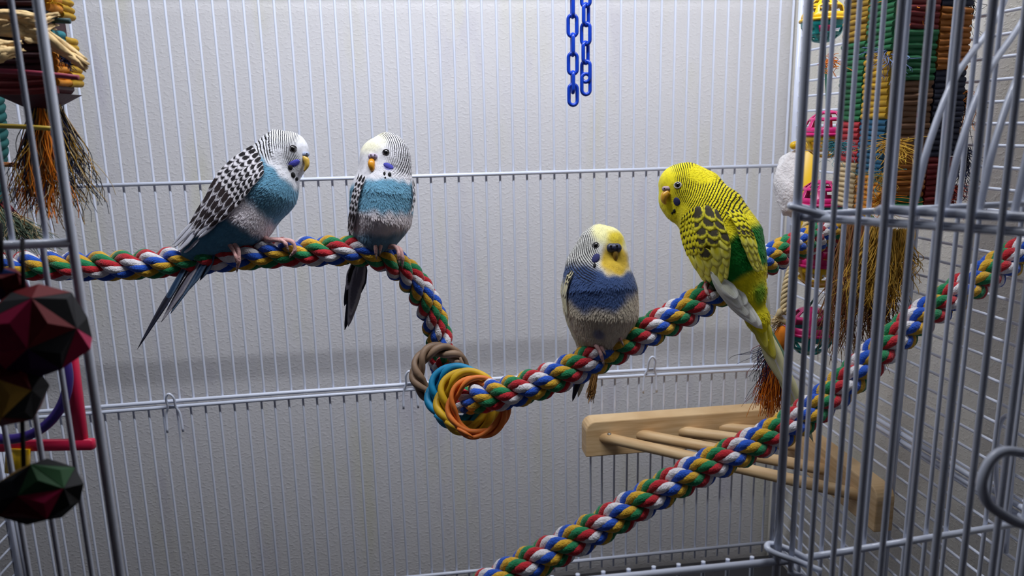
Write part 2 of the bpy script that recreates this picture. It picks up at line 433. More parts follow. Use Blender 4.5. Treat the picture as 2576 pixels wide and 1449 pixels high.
# ------------------------------------------------------------------ braided willow rings
def willow_ring(c, nrm, R, r, rods, color, label, turns, rough_bits=0):
    c = np.asarray(c); nrm = np.asarray(nrm, float); nrm /= np.linalg.norm(nrm)
    e1 = np.cross(nrm, (0, 0, 1.0)); e1 /= np.linalg.norm(e1); e2 = np.cross(nrm, e1)
    m = mat('willow_' + label.split()[0], color, 0.55, 0.4, bump=0.5, bscale=60, var=0.28, vscale=55, stretch=(1, 1, 1))
    root = empty('willow_ring', c - np.array([0, 0, R + r]), label, 'ring toy', 'braided willow rings')
    for j in range(rods):
        th = np.linspace(0, 2 * np.pi, 90, endpoint=False)
        a = th * turns + 2 * np.pi * j / rods + 0.35 * np.sin(3 * th + j)
        rr = r * (0.62 + 0.16 * np.sin(2 * th + j * 1.7))
        rad = R + rr * np.cos(a)
        P = c + rad[:, None] * (np.cos(th)[:, None] * e1 + np.sin(th)[:, None] * e2) + (rr * np.sin(a))[:, None] * nrm
        mb = MB(); tube(mb, P, r * 0.52 * (1 + 0.12 * np.sin(5 * th + j)), 8, closed=True); build('willow_rod', mb, m, root)
    for q in range(2):
        mb = MB()
        th = 1.1 + 2.3 * q
        P0 = c + R * (math.cos(th) * e1 + math.sin(th) * e2) + nrm * r * 1.1
        d = -math.sin(th) * e1 + math.cos(th) * e2
        tube(mb, [P0 - d * .006, P0 + nrm * .001, P0 + d * .006 + nrm * .0022], [r * .3, r * .35, r * .2], 6)
        build('rod_end', mb, m, root)
    return root
tc = lambda px, py, z: CAM - at(px, py, z)
PXM = lambda n, z: n * z / FPX
view = -fw
willow_ring(at(1106, 938, .578), view + .25 * rt + .10 * up, PXM(58, .578), PXM(17, .578), 4, (128, 104, 84), 'brown natural willow ring, topmost on the bent rope', 2)
willow_ring(at(1150, 996, .548), view - .25 * rt + .1 * up, PXM(66, .556), PXM(17, .556), 3, (16, 128, 172), 'turquoise willow ring between the brown and yellow rings', 2)
willow_ring(at(1176, 1010, .530), view - .15 * rt + .12 * up, PXM(68, .530), PXM(18, .530), 3, (206, 164, 30), 'yellow willow ring between the turquoise and orange rings', 2)
willow_ring(at(1203, 1024, .505), view - .05 * rt + .05 * up, PXM(69, .505), PXM(13, .505), 3, (226, 122, 50), 'orange peeling willow ring, lowest on the bent rope', 2)

# ------------------------------------------------------------------ blue plastic chains
blue_m = mat('blue_plastic', (14, 62, 186), 0.28, 0.5)
def link_mesh():
    L, W, r = 0.0098, 0.0050, 0.00155; h = L - W
    P = []
    for a in np.linspace(0, math.pi, 12): P.append(((W - r) * math.cos(a), 0, h + (W - r) * math.sin(a)))
    for a in np.linspace(math.pi, 2 * math.pi, 12): P.append(((W - r) * math.cos(a), 0, -h + (W - r) * math.sin(a)))
    mb = MB(); tube(mb, P, r, 8, closed=True)
    me = bpy.data.meshes.new('link'); me.from_pydata(mb.verts().tolist(), [], mb.f); me.materials.append(blue_m)
    me.polygons.foreach_set('use_smooth', [True] * len(me.polygons)); return me
LINK = link_mesh()
for (px, py, a0, da, n, lab) in ((1441.5, 207, 78, 82, 17, 'blue plastic chain, the longer of the hanging pair'), (1474, 180, -35, 70, 16, 'blue plastic chain, the shorter of the hanging pair')):
    b = at(px, py, .62)
    root = empty('plastic_chain', b - np.array([0, 0, .01]), lab, 'chain', 'blue plastic chains')
    for i in range(n):
        o = bpy.data.objects.new('link', LINK); COL.objects.link(o); o.parent = root
        z = b[2] + i * 0.01475
        if z > ZR + .004: break
        o.location = (random.uniform(-1, 1) * .0003, random.uniform(-1, 1) * .0003, z - (b[2] - .01))
        o.rotation_euler = (0, 0, math.radians(a0 + (da if i % 2 else 0)) + yaw)

# ------------------------------------------------------------------ wooden corner ladder shelf
wood = bpy.data.materials.new('pale_wood'); wood.use_nodes = True
nt = wood.node_tree; b = nt.nodes['Principled BSDF']; b.inputs['Roughness'].default_value = 0.55
tcn = nt.nodes.new('ShaderNodeTexCoord'); mp = nt.nodes.new('ShaderNodeMapping'); mp.inputs['Scale'].default_value = (10, 10, 120)
nt.links.new(tcn.outputs['Object'], mp.inputs[0])
nn = nt.nodes.new('ShaderNodeTexNoise'); nn.inputs['Scale'].default_value = 2.4; nn.inputs['Detail'].default_value = 5; nt.links.new(mp.outputs[0], nn.inputs['Vector'])
cr = nt.nodes.new('ShaderNodeValToRGB'); cr.color_ramp.elements[0].position = .35; cr.color_ramp.elements[1].position = .68
cr.color_ramp.elements[0].color = lin((202, 164, 116)); cr.color_ramp.elements[1].color = lin((228, 196, 150))
nt.links.new(nn.outputs['Fac'], cr.inputs[0]); nt.links.new(cr.outputs[0], b.inputs['Base Color'])
YS = YB - .026
A = onY(1474, 1063, YS); Bq = onY(1477, 1151, YS)
zt, zb = A[2], Bq[2]
def onZ(px, py, Z):
    d = ray(px, py); return CAM + d * ((Z - CAMZ) / d[2])
E1 = onZ(2262, 1228, zt)
shelf = empty('ladder_shelf', (A[0], YS, zb), 'pale wooden corner shelf of dowels in the back corner of the cage', 'shelf')
XC = XR - .006
def board(p0, p1, thick_dir, th):   # board from p0 to p1 along its length, rounded at the free end p0
    p0 = np.asarray(p0); p1 = np.asarray(p1); d = p1 - p0; Ln = np.linalg.norm(d); d = d / Ln
    h = zt - zb; c = .010; n = np.asarray(thick_dir, float)
    prof = [(0, 0)] + [(Ln, 0), (Ln, h)] + [(c - c * math.sin(a), h - c + c * math.cos(a)) for a in np.linspace(0, math.pi / 2, 6)]
    V = [p0 + d * x + np.array([0, 0, z]) for x, z in prof]; V = V + [v + n * th for v in V]
    k = len(prof); F = [tuple(range(k)), tuple(range(2 * k - 1, k - 1, -1))] + [(i, k + i, k + (i + 1) % k, (i + 1) % k) for i in range(k)]
    mb = MB(); mb.add(V, F); o = build('board', mb, wood, shelf, smooth=False)
    md = o.modifiers.new('edge', 'BEVEL'); md.width = .0012; md.segments = 2; md.limit_method = 'ANGLE'
    return o
board((A[0], YS, zb), (XC, YS, zb), (0, 1, 0), .020)
XI = min(E1[0], XC - .016)
board((XI, E1[1], zb), (XI, YS - .0005, zb), (1, 0, 0), XC - XI)
zc = zb + (zt - zb) * .52
for i, ((ax, ay), (bx, by)) in enumerate((((1513, 1094), (2236, 1262)), ((1605, 1086), (2152, 1196)), ((1710, 1075), (2080, 1132)), ((1810, 1063), (2010, 1092)))):
    p = onY(ax, ay, YS + .004); p[2] = zc
    q = onZ(bx, by, zc); f = (XI + .004 - p[0]) / (q[0] - p[0]); q = p + (q - p) * f
    mb = MB(); n = np.linspace(0, 1, 14)[:, None]; P = p + (q - p) * n
    tube(mb, P, 0.0054, 14); dw = build('dowel', mb, wood, shelf)
    if i == 0:
        mb = MB(); ball(mb, p + (q - p) * .035 + np.array([0, -.001, .0052]), (.0022, .0022, .0012)); build('screw', mb, mat('steel', (170, 170, 165), .3, metallic=.9), dw)
# ------------------------------------------------------------------ budgerigars
def surface(fn, lo, hi, h):
    """closed surface of fn = 0 as quads (surface nets)"""
    n = np.ceil((hi - lo) / h).astype(int) + 1
    g = [lo[i] + h * np.arange(n[i]) for i in range(3)]
    X = np.stack(np.meshgrid(*g, indexing='ij'), -1)
    v = fn(X.reshape(-1, 3)).reshape(n); s = v < 0
    cnt = np.zeros(n - 1); acc = np.zeros(tuple(n - 1) + (3,))
    offs = [(a, b, c) for a in (0, 1) for b in (0, 1) for c in (0, 1)]
    def sl(a, o): return a[o[0]:n[0] - 1 + o[0], o[1]:n[1] - 1 + o[1], o[2]:n[2] - 1 + o[2]]
    for p in offs:
        for ax in range(3):
            if p[ax]: continue
            q = list(p); q[ax] = 1
            va, vb = sl(v, p), sl(v, q); m = (va < 0) != (vb < 0)
            t = np.where(m, va / np.where(m, va - vb, 1), 0)
            for c in range(3): acc[..., c] += m * (p[c] + (t if c == ax else 0))
            cnt += m
    idx = -np.ones(n - 1, int); cell = cnt > 0; idx[cell] = np.arange(cell.sum())
    P = lo + h * (np.argwhere(cell) + acc[cell] / cnt[cell][:, None])
    F = []
    for ax in range(3):
        b_, c_ = [(1, 2), (2, 0), (0, 1)][ax]
        d = np.zeros(3, int); d[ax] = 1
        a0 = s[tuple(slice(0, n[i] - d[i]) for i in range(3))]; a1 = s[tuple(slice(d[i], n[i]) for i in range(3))]
        for e in np.argwhere(a0 != a1):
            if e[b_] < 1 or e[c_] < 1: continue
            q = []
            for ob, oc in ((1, 1), (0, 1), (0, 0), (1, 0)):
                w = e.copy(); w[b_] -= ob; w[c_] -= oc; q.append(idx[tuple(w)])
            if min(q) < 0: continue
            F.append(q if a0[tuple(e)] else q[::-1])
    for _ in range(2):
        G = grad(fn, P, h * .3); f = fn(P); P = P - G * (f / (np.sum(G * G, 1) + 1e-9))[:, None] * 0.9
    return P, F
def grad(fn, P, e):
    return np.stack([(fn(P + np.eye(3)[i] * e) - fn(P - np.eye(3)[i] * e)) / (2 * e) for i in range(3)], 1)
def wob(P, f, seed=0):           # cheap smooth noise in -1..1
    a = np.array([[1.7, 2.3, 1.1], [-2.1, 1.3, 1.9], [0.7, -1.9, 2.7], [2.9, 0.5, -1.3]]) * f
    return np.mean([np.sin(P @ a[i] + seed * 1.7 + i * 2.1) for i in range(4)], 0)
def ss(a, b, x): t = np.clip((x - a) / (b - a), 0, 1); return t * t * (3 - 2 * t)

def plumage(name, dark, period):
    m = bpy.data.materials.new(name); m.use_nodes = True; nt = m.node_tree; L = nt.links.new; b = nt.nodes['Principled BSDF']
    b.inputs['Roughness'].default_value = 0.85; b.inputs['Specular IOR Level'].default_value = 0.15; b.inputs['Sheen Weight'].default_value = 0.2
    a = nt.nodes.new('ShaderNodeAttribute'); a.attribute_name = 'col'
    c = nt.nodes.new('ShaderNodeAttribute'); c.attribute_name = 'bar'
    sp = nt.nodes.new('ShaderNodeSeparateXYZ'); L(c.outputs['Vector'], sp.inputs[0])
    tc = nt.nodes.new('ShaderNodeTexCoord')
    n = nt.nodes.new('ShaderNodeTexNoise'); n.inputs['Scale'].default_value = 190; n.inputs['Detail'].default_value = 2; L(tc.outputs['Object'], n.inputs['Vector'])
    k = nt.nodes.new('ShaderNodeMath'); k.operation = 'MULTIPLY_ADD'; k.inputs[1].default_value = 5.0
    mul = nt.nodes.new('ShaderNodeMath'); mul.operation = 'MULTIPLY'; mul.inputs[1].default_value = 2 * math.pi / period; L(sp.outputs[0], mul.inputs[0])
    L(n.outputs['Fac'], k.inputs[0]); L(mul.outputs[0], k.inputs[2])
    sn = nt.nodes.new('ShaderNodeMath'); sn.operation = 'SINE'; L(k.outputs[0], sn.inputs[0])
    mr = nt.nodes.new('ShaderNodeMapRange'); mr.inputs[1].default_value = 0.10; mr.inputs[2].default_value = 0.60; L(sn.outputs[0], mr.inputs[0])
    mm = nt.nodes.new('ShaderNodeMath'); mm.operation = 'MULTIPLY'; L(mr.outputs[0], mm.inputs[0]); L(sp.outputs[1], mm.inputs[1])
    # soft feather mottling
    n2 = nt.nodes.new('ShaderNodeTexNoise'); n2.inputs['Scale'].default_value = 260; n2.inputs['Detail'].default_value = 4; L(tc.outputs['Object'], n2.inputs['Vector'])
    r2 = nt.nodes.new('ShaderNodeMapRange'); r2.inputs[1].default_value = .3; r2.inputs[2].default_value = .7; r2.inputs[3].default_value = .88; r2.inputs[4].default_value = 1.10; L(n2.outputs['Fac'], r2.inputs[0])
    hs = nt.nodes.new('ShaderNodeHueSaturation'); L(a.outputs['Color'], hs.inputs['Color']); L(r2.outputs[0], hs.inputs['Value'])
    mx = nt.nodes.new('ShaderNodeMix'); mx.data_type = 'RGBA'; mx.inputs[7].default_value = lin(dark); L(hs.outputs[0], mx.inputs[6]); L(mm.outputs[0], mx.inputs[0])
    L(mx.outputs[2], b.inputs['Base Color'])
    bp = nt.nodes.new('ShaderNodeBump'); bp.inputs['Strength'].default_value = 0.2; bp.inputs['Distance'].default_value = 0.0008
    L(n2.outputs['Fac'], bp.inputs['Height']); L(bp.outputs['Normal'], b.inputs['Normal'])
    return m

def feather_mat(name, core, rim, w=0.62, tipw=0.72, soft=0.14, shaft=False):
    """a feather with a coloured core and a paler rim, from its own u (across) and v (along)"""
    if name in MATS: return MATS[name]
    m = bpy.data.materials.new(name); m.use_nodes = True; nt = m.node_tree; L = nt.links.new; b = nt.nodes['Principled BSDF']
    b.inputs['Roughness'].default_value = 0.7; b.inputs['Specular IOR Level'].default_value = 0.25
    uv = nt.nodes.new('ShaderNodeUVMap'); sp = nt.nodes.new('ShaderNodeSeparateXYZ'); L(uv.outputs[0], sp.inputs[0])
    au = nt.nodes.new('ShaderNodeMath'); au.operation = 'MULTIPLY_ADD'; au.inputs[1].default_value = 2; au.inputs[2].default_value = -1; L(sp.outputs[0], au.inputs[0])
    ab = nt.nodes.new('ShaderNodeMath'); ab.operation = 'ABSOLUTE'; L(au.outputs[0], ab.inputs[0])
    du = nt.nodes.new('ShaderNodeMath'); du.operation = 'DIVIDE'; du.inputs[1].default_value = w; L(ab.outputs[0], du.inputs[0])
    dv = nt.nodes.new('ShaderNodeMath'); dv.operation = 'DIVIDE'; dv.inputs[1].default_value = tipw; L(sp.outputs[1], dv.inputs[0])
    p1 = nt.nodes.new('ShaderNodeMath'); p1.operation = 'POWER'; p1.inputs[1].default_value = 3; L(du.outputs[0], p1.inputs[0])
    p2 = nt.nodes.new('ShaderNodeMath'); p2.operation = 'POWER'; p2.inputs[1].default_value = 5; L(dv.outputs[0], p2.inputs[0])
    sm = nt.nodes.new('ShaderNodeMath'); sm.operation = 'ADD'; L(p1.outputs[0], sm.inputs[0]); L(p2.outputs[0], sm.inputs[1])
    tc = nt.nodes.new('ShaderNodeTexCoord'); n = nt.nodes.new('ShaderNodeTexNoise'); n.inputs['Scale'].default_value = 700; n.inputs['Detail'].default_value = 4; L(tc.outputs['Object'], n.inputs['Vector'])
    s2 = nt.nodes.new('ShaderNodeMath'); s2.operation = 'MULTIPLY_ADD'; s2.inputs[1].default_value = 1.6; L(n.outputs['Fac'], s2.inputs[0]); L(sm.outputs[0], s2.inputs[2])
    mr = nt.nodes.new('ShaderNodeMapRange'); mr.inputs[1].default_value = 1.75 - soft * 2.5; mr.inputs[2].default_value = 1.75 + soft * 2.5; L(s2.outputs[0], mr.inputs[0])
    mx = nt.nodes.new('ShaderNodeMix'); mx.data_type = 'RGBA'; mx.inputs[6].default_value = lin(core); mx.inputs[7].default_value = lin(rim); L(mr.outputs[0], mx.inputs[0])
    wv = nt.nodes.new('ShaderNodeTexNoise'); wv.inputs['Scale'].default_value = 60
    mpn = nt.nodes.new('ShaderNodeMapping'); mpn.inputs['Scale'].default_value = (9, .7, 1); L(uv.outputs[0], mpn.inputs[0]); L(mpn.outputs[0], wv.inputs['Vector']); wv.inputs['Scale'].default_value = 2.5
    rv = nt.nodes.new('ShaderNodeMapRange'); rv.inputs[3].default_value = .86; rv.inputs[4].default_value = 1.14; L(wv.outputs['Fac'], rv.inputs[0])
    hs = nt.nodes.new('ShaderNodeHueSaturation'); L(mx.outputs[2], hs.inputs['Color']); L(rv.outputs[0], hs.inputs['Value'])
    out = hs.outputs[0]
    if shaft:
        lt = nt.nodes.new('ShaderNodeMath'); lt.operation = 'LESS_THAN'; lt.inputs[1].default_value = 0.10; L(ab.outputs[0], lt.inputs[0])
        m2 = nt.nodes.new('ShaderNodeMix'); m2.data_type = 'RGBA'; m2.inputs[7].default_value = lin(shaft); L(out, m2.inputs[6]); L(lt.outputs[0], m2.inputs[0]); out = m2.outputs[2]
    L(out, b.inputs['Base Color'])
    bp = nt.nodes.new('ShaderNodeBump'); bp.inputs['Strength'].default_value = 0.25; bp.inputs['Distance'].default_value = .0008; L(wv.outputs['Fac'], bp.inputs['Height']); L(bp.outputs[0], b.inputs['Normal'])
    MATS[name] = m
    return m

def feather_obj(V, nu, nv, m, parent, name='feather'):
    """grid of nv rows by nu columns with u, v stored; thin but with both faces"""
    base = wloc(parent)
    F = [(i * nu + k, i * nu + k + 1, (i + 1) * nu + k + 1, (i + 1) * nu + k) for i in range(nv - 1) for k in range(nu - 1)]
    me = bpy.data.meshes.new(name); me.from_pydata((V.reshape(-1, 3) - base).tolist(), [], F); me.materials.append(m)
    uvl = me.uv_layers.new(name='uv')
    li = np.zeros(len(me.loops), int); me.loops.foreach_get('vertex_index', li)
    uv = np.stack([(li % nu) / (nu - 1), (li // nu) / (nv - 1)], 1); uvl.data.foreach_set('uv', uv.ravel())
    me.polygons.foreach_set('use_smooth', [True] * len(me.polygons)); me.update()
    o = bpy.data.objects.new(name, me); COL.objects.link(o); o.parent = parent; ROOT[o.name] = tuple(base)
    sd = o.modifiers.new('thickness', 'SOLIDIFY'); sd.thickness = 0.00016; sd.offset = -1
    return o
def wprof(v, sharp=0.0):         # half width along the feather, 0..1
    a = np.clip(v / 0.22, 0, 1) ** 0.6 * (0.55 + 0.45 * np.clip(v / .5, 0, 1))
    t = np.clip((v - 0.55) / 0.45, 0, 1)
    b = np.sqrt(np.clip(1 - t ** 2.2, 0, 1)) * (1 - sharp) + (1 - t) * sharp
    return a * np.maximum(b, 0.02)
def long_feather(root, tip, nrm, width, m, parent, name='tail_feather', bend=0.0, sharp=0.5, nv=14):
    root = np.asarray(root); tip = np.asarray(tip); d = tip - root; L_ = np.linalg.norm(d); d = d / L_
    nrm = np.asarray(nrm, float); nrm = nrm - d * (nrm @ d); nrm /= np.linalg.norm(nrm); sd = np.cross(d, nrm)
    v = np.linspace(0, 1, nv); u = np.linspace(-1, 1, 5)
    w = width / 2 * wprof(v, sharp)
    V = root + d * L_ * v[:, None, None] + sd * (w[:, None] * u[None, :])[..., None] + nrm * ((bend * L_ * np.sin(np.pi * v))[:, None] - 0.16 * w[:, None] * (u ** 2)[None, :])[..., None]
    return feather_obj(V, 5, nv, m, parent, name)

class Patch:                     # smooth surface through a grid of points
    def __init__(s, G): s.G = np.asarray(G, float)
    @staticmethod
    def cr(p, t):
        n = len(p); q = np.concatenate([[2 * p[0] - p[1]], p, [2 * p[-1] - p[-2]]])
        t = np.clip(t, 0, 1) * (n - 1); i = min(int(t), n - 2); u = t - i
        a, b, c, d = q[i], q[i + 1], q[i + 2], q[i + 3]
        return 0.5 * (2 * b + (c - a) * u + (2 * a - 5 * b + 4 * c - d) * u * u + (3 * b - 3 * c + d - a) * u ** 3)
    def __call__(s, u, v):
        ex = max(0, u - 1); u = min(u, 1)
        row = s.cr(s.G, u); p = s.cr(row, v)
        if ex: p = p + (s.cr(s.cr(s.G, 1.0), v) - s.cr(s.cr(s.G, 0.92), v)) / 0.08 * ex
        return p
    def normal(s, u, v, ref):
        e = .03; a = s(min(u, .97) + e, v) - s(min(u, .97) - e, v); u2 = min(max(v, e), 1 - e); b = s(u, u2 + e) - s(u, u2 - e)
        n = np.cross(a, b); n /= np.linalg.norm(n) + 1e-12
        return n if n @ ref > 0 else -n

def wing(parent, patch, rows, ref, lift=0.0007):
    """rows: (u start, length in u, count across, material, sharp, v0, v1)"""
    w = empty('wing', wloc(parent)); w.parent = parent; w.location = (0, 0, 0)
    for ri, (u0, ln, cnt, m, sharp, va, vb) in enumerate(rows):
        for k in range(cnt):
            vc = va + (vb - va) * ((k + (0.5 if ri % 2 else 0.25) + random.uniform(-.12, .12)) / (cnt - .25)); wv = (vb - va) / cnt * 1.28 / 2
            l_ = ln * random.uniform(.92, 1.1); nv, nu = 7, 5
            V = np.zeros((nv, nu, 3))
            for i in range(nv):
                t = i / (nv - 1); hw = wv * wprof(np.array([t]), sharp)[0]
                for j in range(nu):
                    x = -1 + 2 * j / (nu - 1)
                    uu = u0 + l_ * t; vv = vc + hw * x
                    p = patch(uu, min(max(vv, -.02), 1.02)); nn = patch.normal(min(uu, .98), min(max(vv, 0), 1), ref)
                    V[i, j] = p + nn * (lift * (0.2 + t) * 1.3 - lift * .5 * x * x)
            feather_obj(V, nu, nv, m, w)
    return w

skin_m = mat('foot_skin', (206, 160, 156), 0.55, 0.35, bump=.5, bscale=700, var=.12, vscale=300, sss=.15)
claw_m = mat('claw', (150, 130, 124), 0.35)
eye_m = mat('eye_black', (8, 7, 8), 0.06, 0.6, coat=1.0)
iris_m = mat('eye_rim', (196, 190, 186), 0.4)
spot_m = mat('throat_black', (10, 9, 12), 0.8)
violet_m = mat('cheek_violet', (70, 72, 176), 0.8, bump=.5, bscale=300, var=.2, vscale=200)

class Budgie:
    def __init__(s, z, anchor, blobs, smoothk, label):
        """blobs: chains of (px, py, toward viewer px, radius px)"""
        s.z = z; s.s = z / FPX
        s.chains = [[(s.P(*b[:3]), b[3] * s.s) for b in ch] for ch in blobs]
        s.k = smoothk * s.s; s.label = label
        c = np.array([p for ch in s.chains for p, r in ch]); r = max(r for ch in s.chains for p, r in ch)
        s.lo, s.hi = c.min(0) - r - .006, c.max(0) + r + .006
        s.base = s.P(*anchor); s.face = (0, 0, 0); s.fuzz = .75
    def P(s, px, py, dz=0): return at(px, py, s.z - dz * s.s)
    def V(s, x, y, zz): return rt * x + up * y - fw * zz     # right, up, towards viewer
    def sdf(s, X):
        d = None
        for ch in s.chains:
            for (a, ra), (b, rb) in zip(ch[:-1], ch[1:]):
                ab = b - a; t = np.clip((X - a) @ ab / (ab @ ab), 0, 1)
                e = np.linalg.norm(X - (a + t[:, None] * ab), axis=1) - (ra + (rb - ra) * t)
                if d is None: d = e
                else:
                    h = np.clip(0.5 + 0.5 * (e - d) / s.k, 0, 1); d = e * (1 - h) + d * h - s.k * h * (1 - h)
        return d
    def hit(s, px, py, off=0.0015):    # first point of the body on the line of sight, else the closest pass
        r = ray(px, py); zs = np.arange(s.z - 130 * s.s, s.z + 60 * s.s, 0.0006)
        d = s.sdf(CAM + r * zs[:, None]) - off; w = np.where(d < 0)[0]
        zz = zs[w[0]] if len(w) else zs[np.argmin(d)]
        return CAM + r * zz
    def body(s, colour, mat_, res=1.15e-3):
        P, F = surface(s.sdf, s.lo, s.hi, res)
        N = grad(s.sdf, P, 4e-4); N /= np.linalg.norm(N, axis=1)[:, None]
        q = proj(P); Q = np.stack([q[:, 0], q[:, 1], (s.z - q[:, 2]) / s.s], 1)       # px, py, toward viewer in px
        n = np.stack([N @ rt, N @ up, -(N @ fw)], 1)
        col, coord, mask = colour(Q, n)
        P = P + N * (wob(P, 700, 3) * .00012)[:, None]
        mb = MB(); mb.add(P, F)
        o = build('budgerigar', mb, mat_, loc=s.base, label=s.label, cat='bird', group='budgerigars on the ropes')
        me = o.data
        a = me.attributes.new('col', 'FLOAT_COLOR', 'POINT'); a.data.foreach_set('color', np.c_[col, np.ones(len(col))].ravel())
        a = me.attributes.new('bar', 'FLOAT_VECTOR', 'POINT'); a.data.foreach_set('vector', np.stack([coord, mask, 0 * mask], 1).ravel())
        s.o = o
        # soft contour feathers: thin slivers lying along the plumage, coloured like the skin under them
        face = s.P(*s.face); k = np.where(RNG.random(len(P)) < s.fuzz)[0]; R, n0 = P[k], N[k]
        fl = R - face; dist = np.linalg.norm(fl, axis=1) / s.s
        fl = fl + RNG.normal(0, .12, fl.shape) * np.linalg.norm(fl, axis=1)[:, None]
        fl = fl - n0 * np.sum(fl * n0, 1)[:, None]; fl /= np.linalg.norm(fl, axis=1)[:, None] + 1e-9
        sd = np.cross(n0, fl); ln = (np.clip(dist / 120, .30, 1.0) * RNG.uniform(8, 15, len(k)) * s.s)[:, None]; wd = (np.clip(dist / 120, .4, 1.0) * RNG.uniform(1.2, 2.2, len(k)) * s.s)[:, None]
        lf = (RNG.uniform(.3, 1.3, len(k)) * np.clip(dist / 120, .25, 1.0) * s.s)[:, None]
        V = np.stack([R - sd * wd * .6 - n0 * .0003, R + sd * wd * .6 - n0 * .0003, R + fl * ln * .55 + sd * wd + n0 * lf * .5, R + fl * ln * .55 - sd * wd + n0 * lf * .5, R + fl * ln + n0 * lf], 1)
        m_ = len(k); ii = np.arange(m_)[:, None] * 5
        F = np.concatenate([ii + np.array([[0, 1, 2, 3]])]).tolist() + (ii + np.array([[3, 2, 4]])).tolist()
        mb = MB(); mb.add(V.reshape(-1, 3), F); f_ = build('contour_feathers', mb, mat_, o, kind='stuff')
        q = proj(V.reshape(-1, 3)); Q = np.stack([q[:, 0], q[:, 1], (s.z - q[:, 2]) / s.s], 1); nn = np.repeat(n0, 5, 0); n = np.stack([nn @ rt, nn @ up, -(nn @ fw)], 1)
        col, coord, mask = colour(Q, n)
        col = col * np.repeat(RNG.uniform(.94, 1.06, (m_, 1)), 5, 0)
        a = f_.data.attributes.new('col', 'FLOAT_COLOR', 'POINT'); a.data.foreach_set('color', np.c_[np.clip(col, 0, 1), np.ones(len(col))].ravel())
        a = f_.data.attributes.new('bar', 'FLOAT_VECTOR', 'POINT'); a.data.foreach_set('vector', np.stack([coord, mask, 0 * mask], 1).ravel())
        return o
    def eye(s, px, py, r, rim=1.25, iris=None):
        p = s.hit(px, py, 0); n = grad(s.sdf, p[None], 5e-4)[0]; n /= np.linalg.norm(n)
        mb = MB(); ball(mb, p - n * r * s.s * .35, r * s.s, 16, 12); e = build('eye', mb, eye_m, s.o)
        e1 = np.cross(n, up); e1 /= np.linalg.norm(e1); e2 = np.cross(n, e1); th = np.linspace(0, 2 * np.pi, 20, endpoint=False)
        mb = MB(); tube(mb, p + n * r * s.s * .15 + r * s.s * rim * .86 * (np.cos(th)[:, None] * e1 + np.sin(th)[:, None] * e2 * .85), r * s.s * (.20 if iris else .11), 6, closed=True)
        build('eye_ring', mb, iris or mat('eye_skin', (66, 60, 64), .6), e)
    def beak(s, pts, rad, m, cere, cr, cm, nost=None):
        zr = proj(s.hit(cere[0], cere[1], 0))[2]; Q = lambda p: at(p[0], p[1], zr - p[2] * s.s)
        P = spline([Q(p) for p in pts], 14); mb = MB()
        tube(mb, P, np.interp(np.linspace(0, 1, 14), np.linspace(0, 1, len(rad)), np.array(rad) * s.s), 10); build('beak', mb, m, s.o)
        c = Q(cere); mb = MB()
        for dx in (-.5, 0, .5): ball(mb, c + s.V(dx * cr * s.s, 0, 0), (cr * s.s * .8, cr * s.s * .8, cr * s.s * .8), 12, 8)
        ce = build('cere', mb, cm, s.o)
        mb = MB()
        for a in (nost or []): ball(mb, Q(a), cr * s.s * .2, 8, 6)
        if nost: build('nostril', mb, spot_m, ce)
    def patch_spot(s, name, px, py, rx, ry, m, ang=0.0):
        p = s.hit(px, py, 0); n = grad(s.sdf, p[None], 5e-4)[0]; n /= np.linalg.norm(n)
        e1 = rt * math.cos(ang) + up * math.sin(ang); e1 = e1 - n * (e1 @ n); e1 /= np.linalg.norm(e1); e2 = np.cross(n, e1)
        mb = MB(); ball(mb, p + n * 1.2 * s.s, (rx * s.s, ry * s.s, 2.6 * s.s), 14, 8, ax=np.array([e1, e2, n])); return build(name, mb, m, s.o)
    def foot(s, toes, leg=None, r=6.0):
        mb = MB()
        if leg: tube(mb, spline([s.P(*p) for p in leg], 8), np.linspace(8.5, 7.0, 8) * s.s, 10)
        tips = []
        for t in toes:
            P = spline([s.P(*p) for p in t], 16)
            rr = r * s.s * (1.05 - .35 * np.linspace(0, 1, 16) + .10 * np.sin(np.linspace(0, 1, 16) * 18))
            tube(mb, P, rr, 9); tips.append((P[-1], P[-1] - P[-2]))
        f = build('foot', mb, skin_m, s.o)
        for p, d in tips:
            d = d / np.linalg.norm(d); mb = MB(); inw = fw * .5 - up * .3
            tube(mb, [p - d * 2 * s.s, p + d * 6 * s.s + inw * 1.5 * s.s, p + d * 11 * s.s + inw * 6 * s.s], [3.4 * s.s, 2.5 * s.s, .5 * s.s], 7); build('claw', mb, claw_m, f)

W = lambda c: np.array(lin(c)[:3])
def mixc(a, b, t): return a * (1 - t[:, None]) + b * t[:, None]

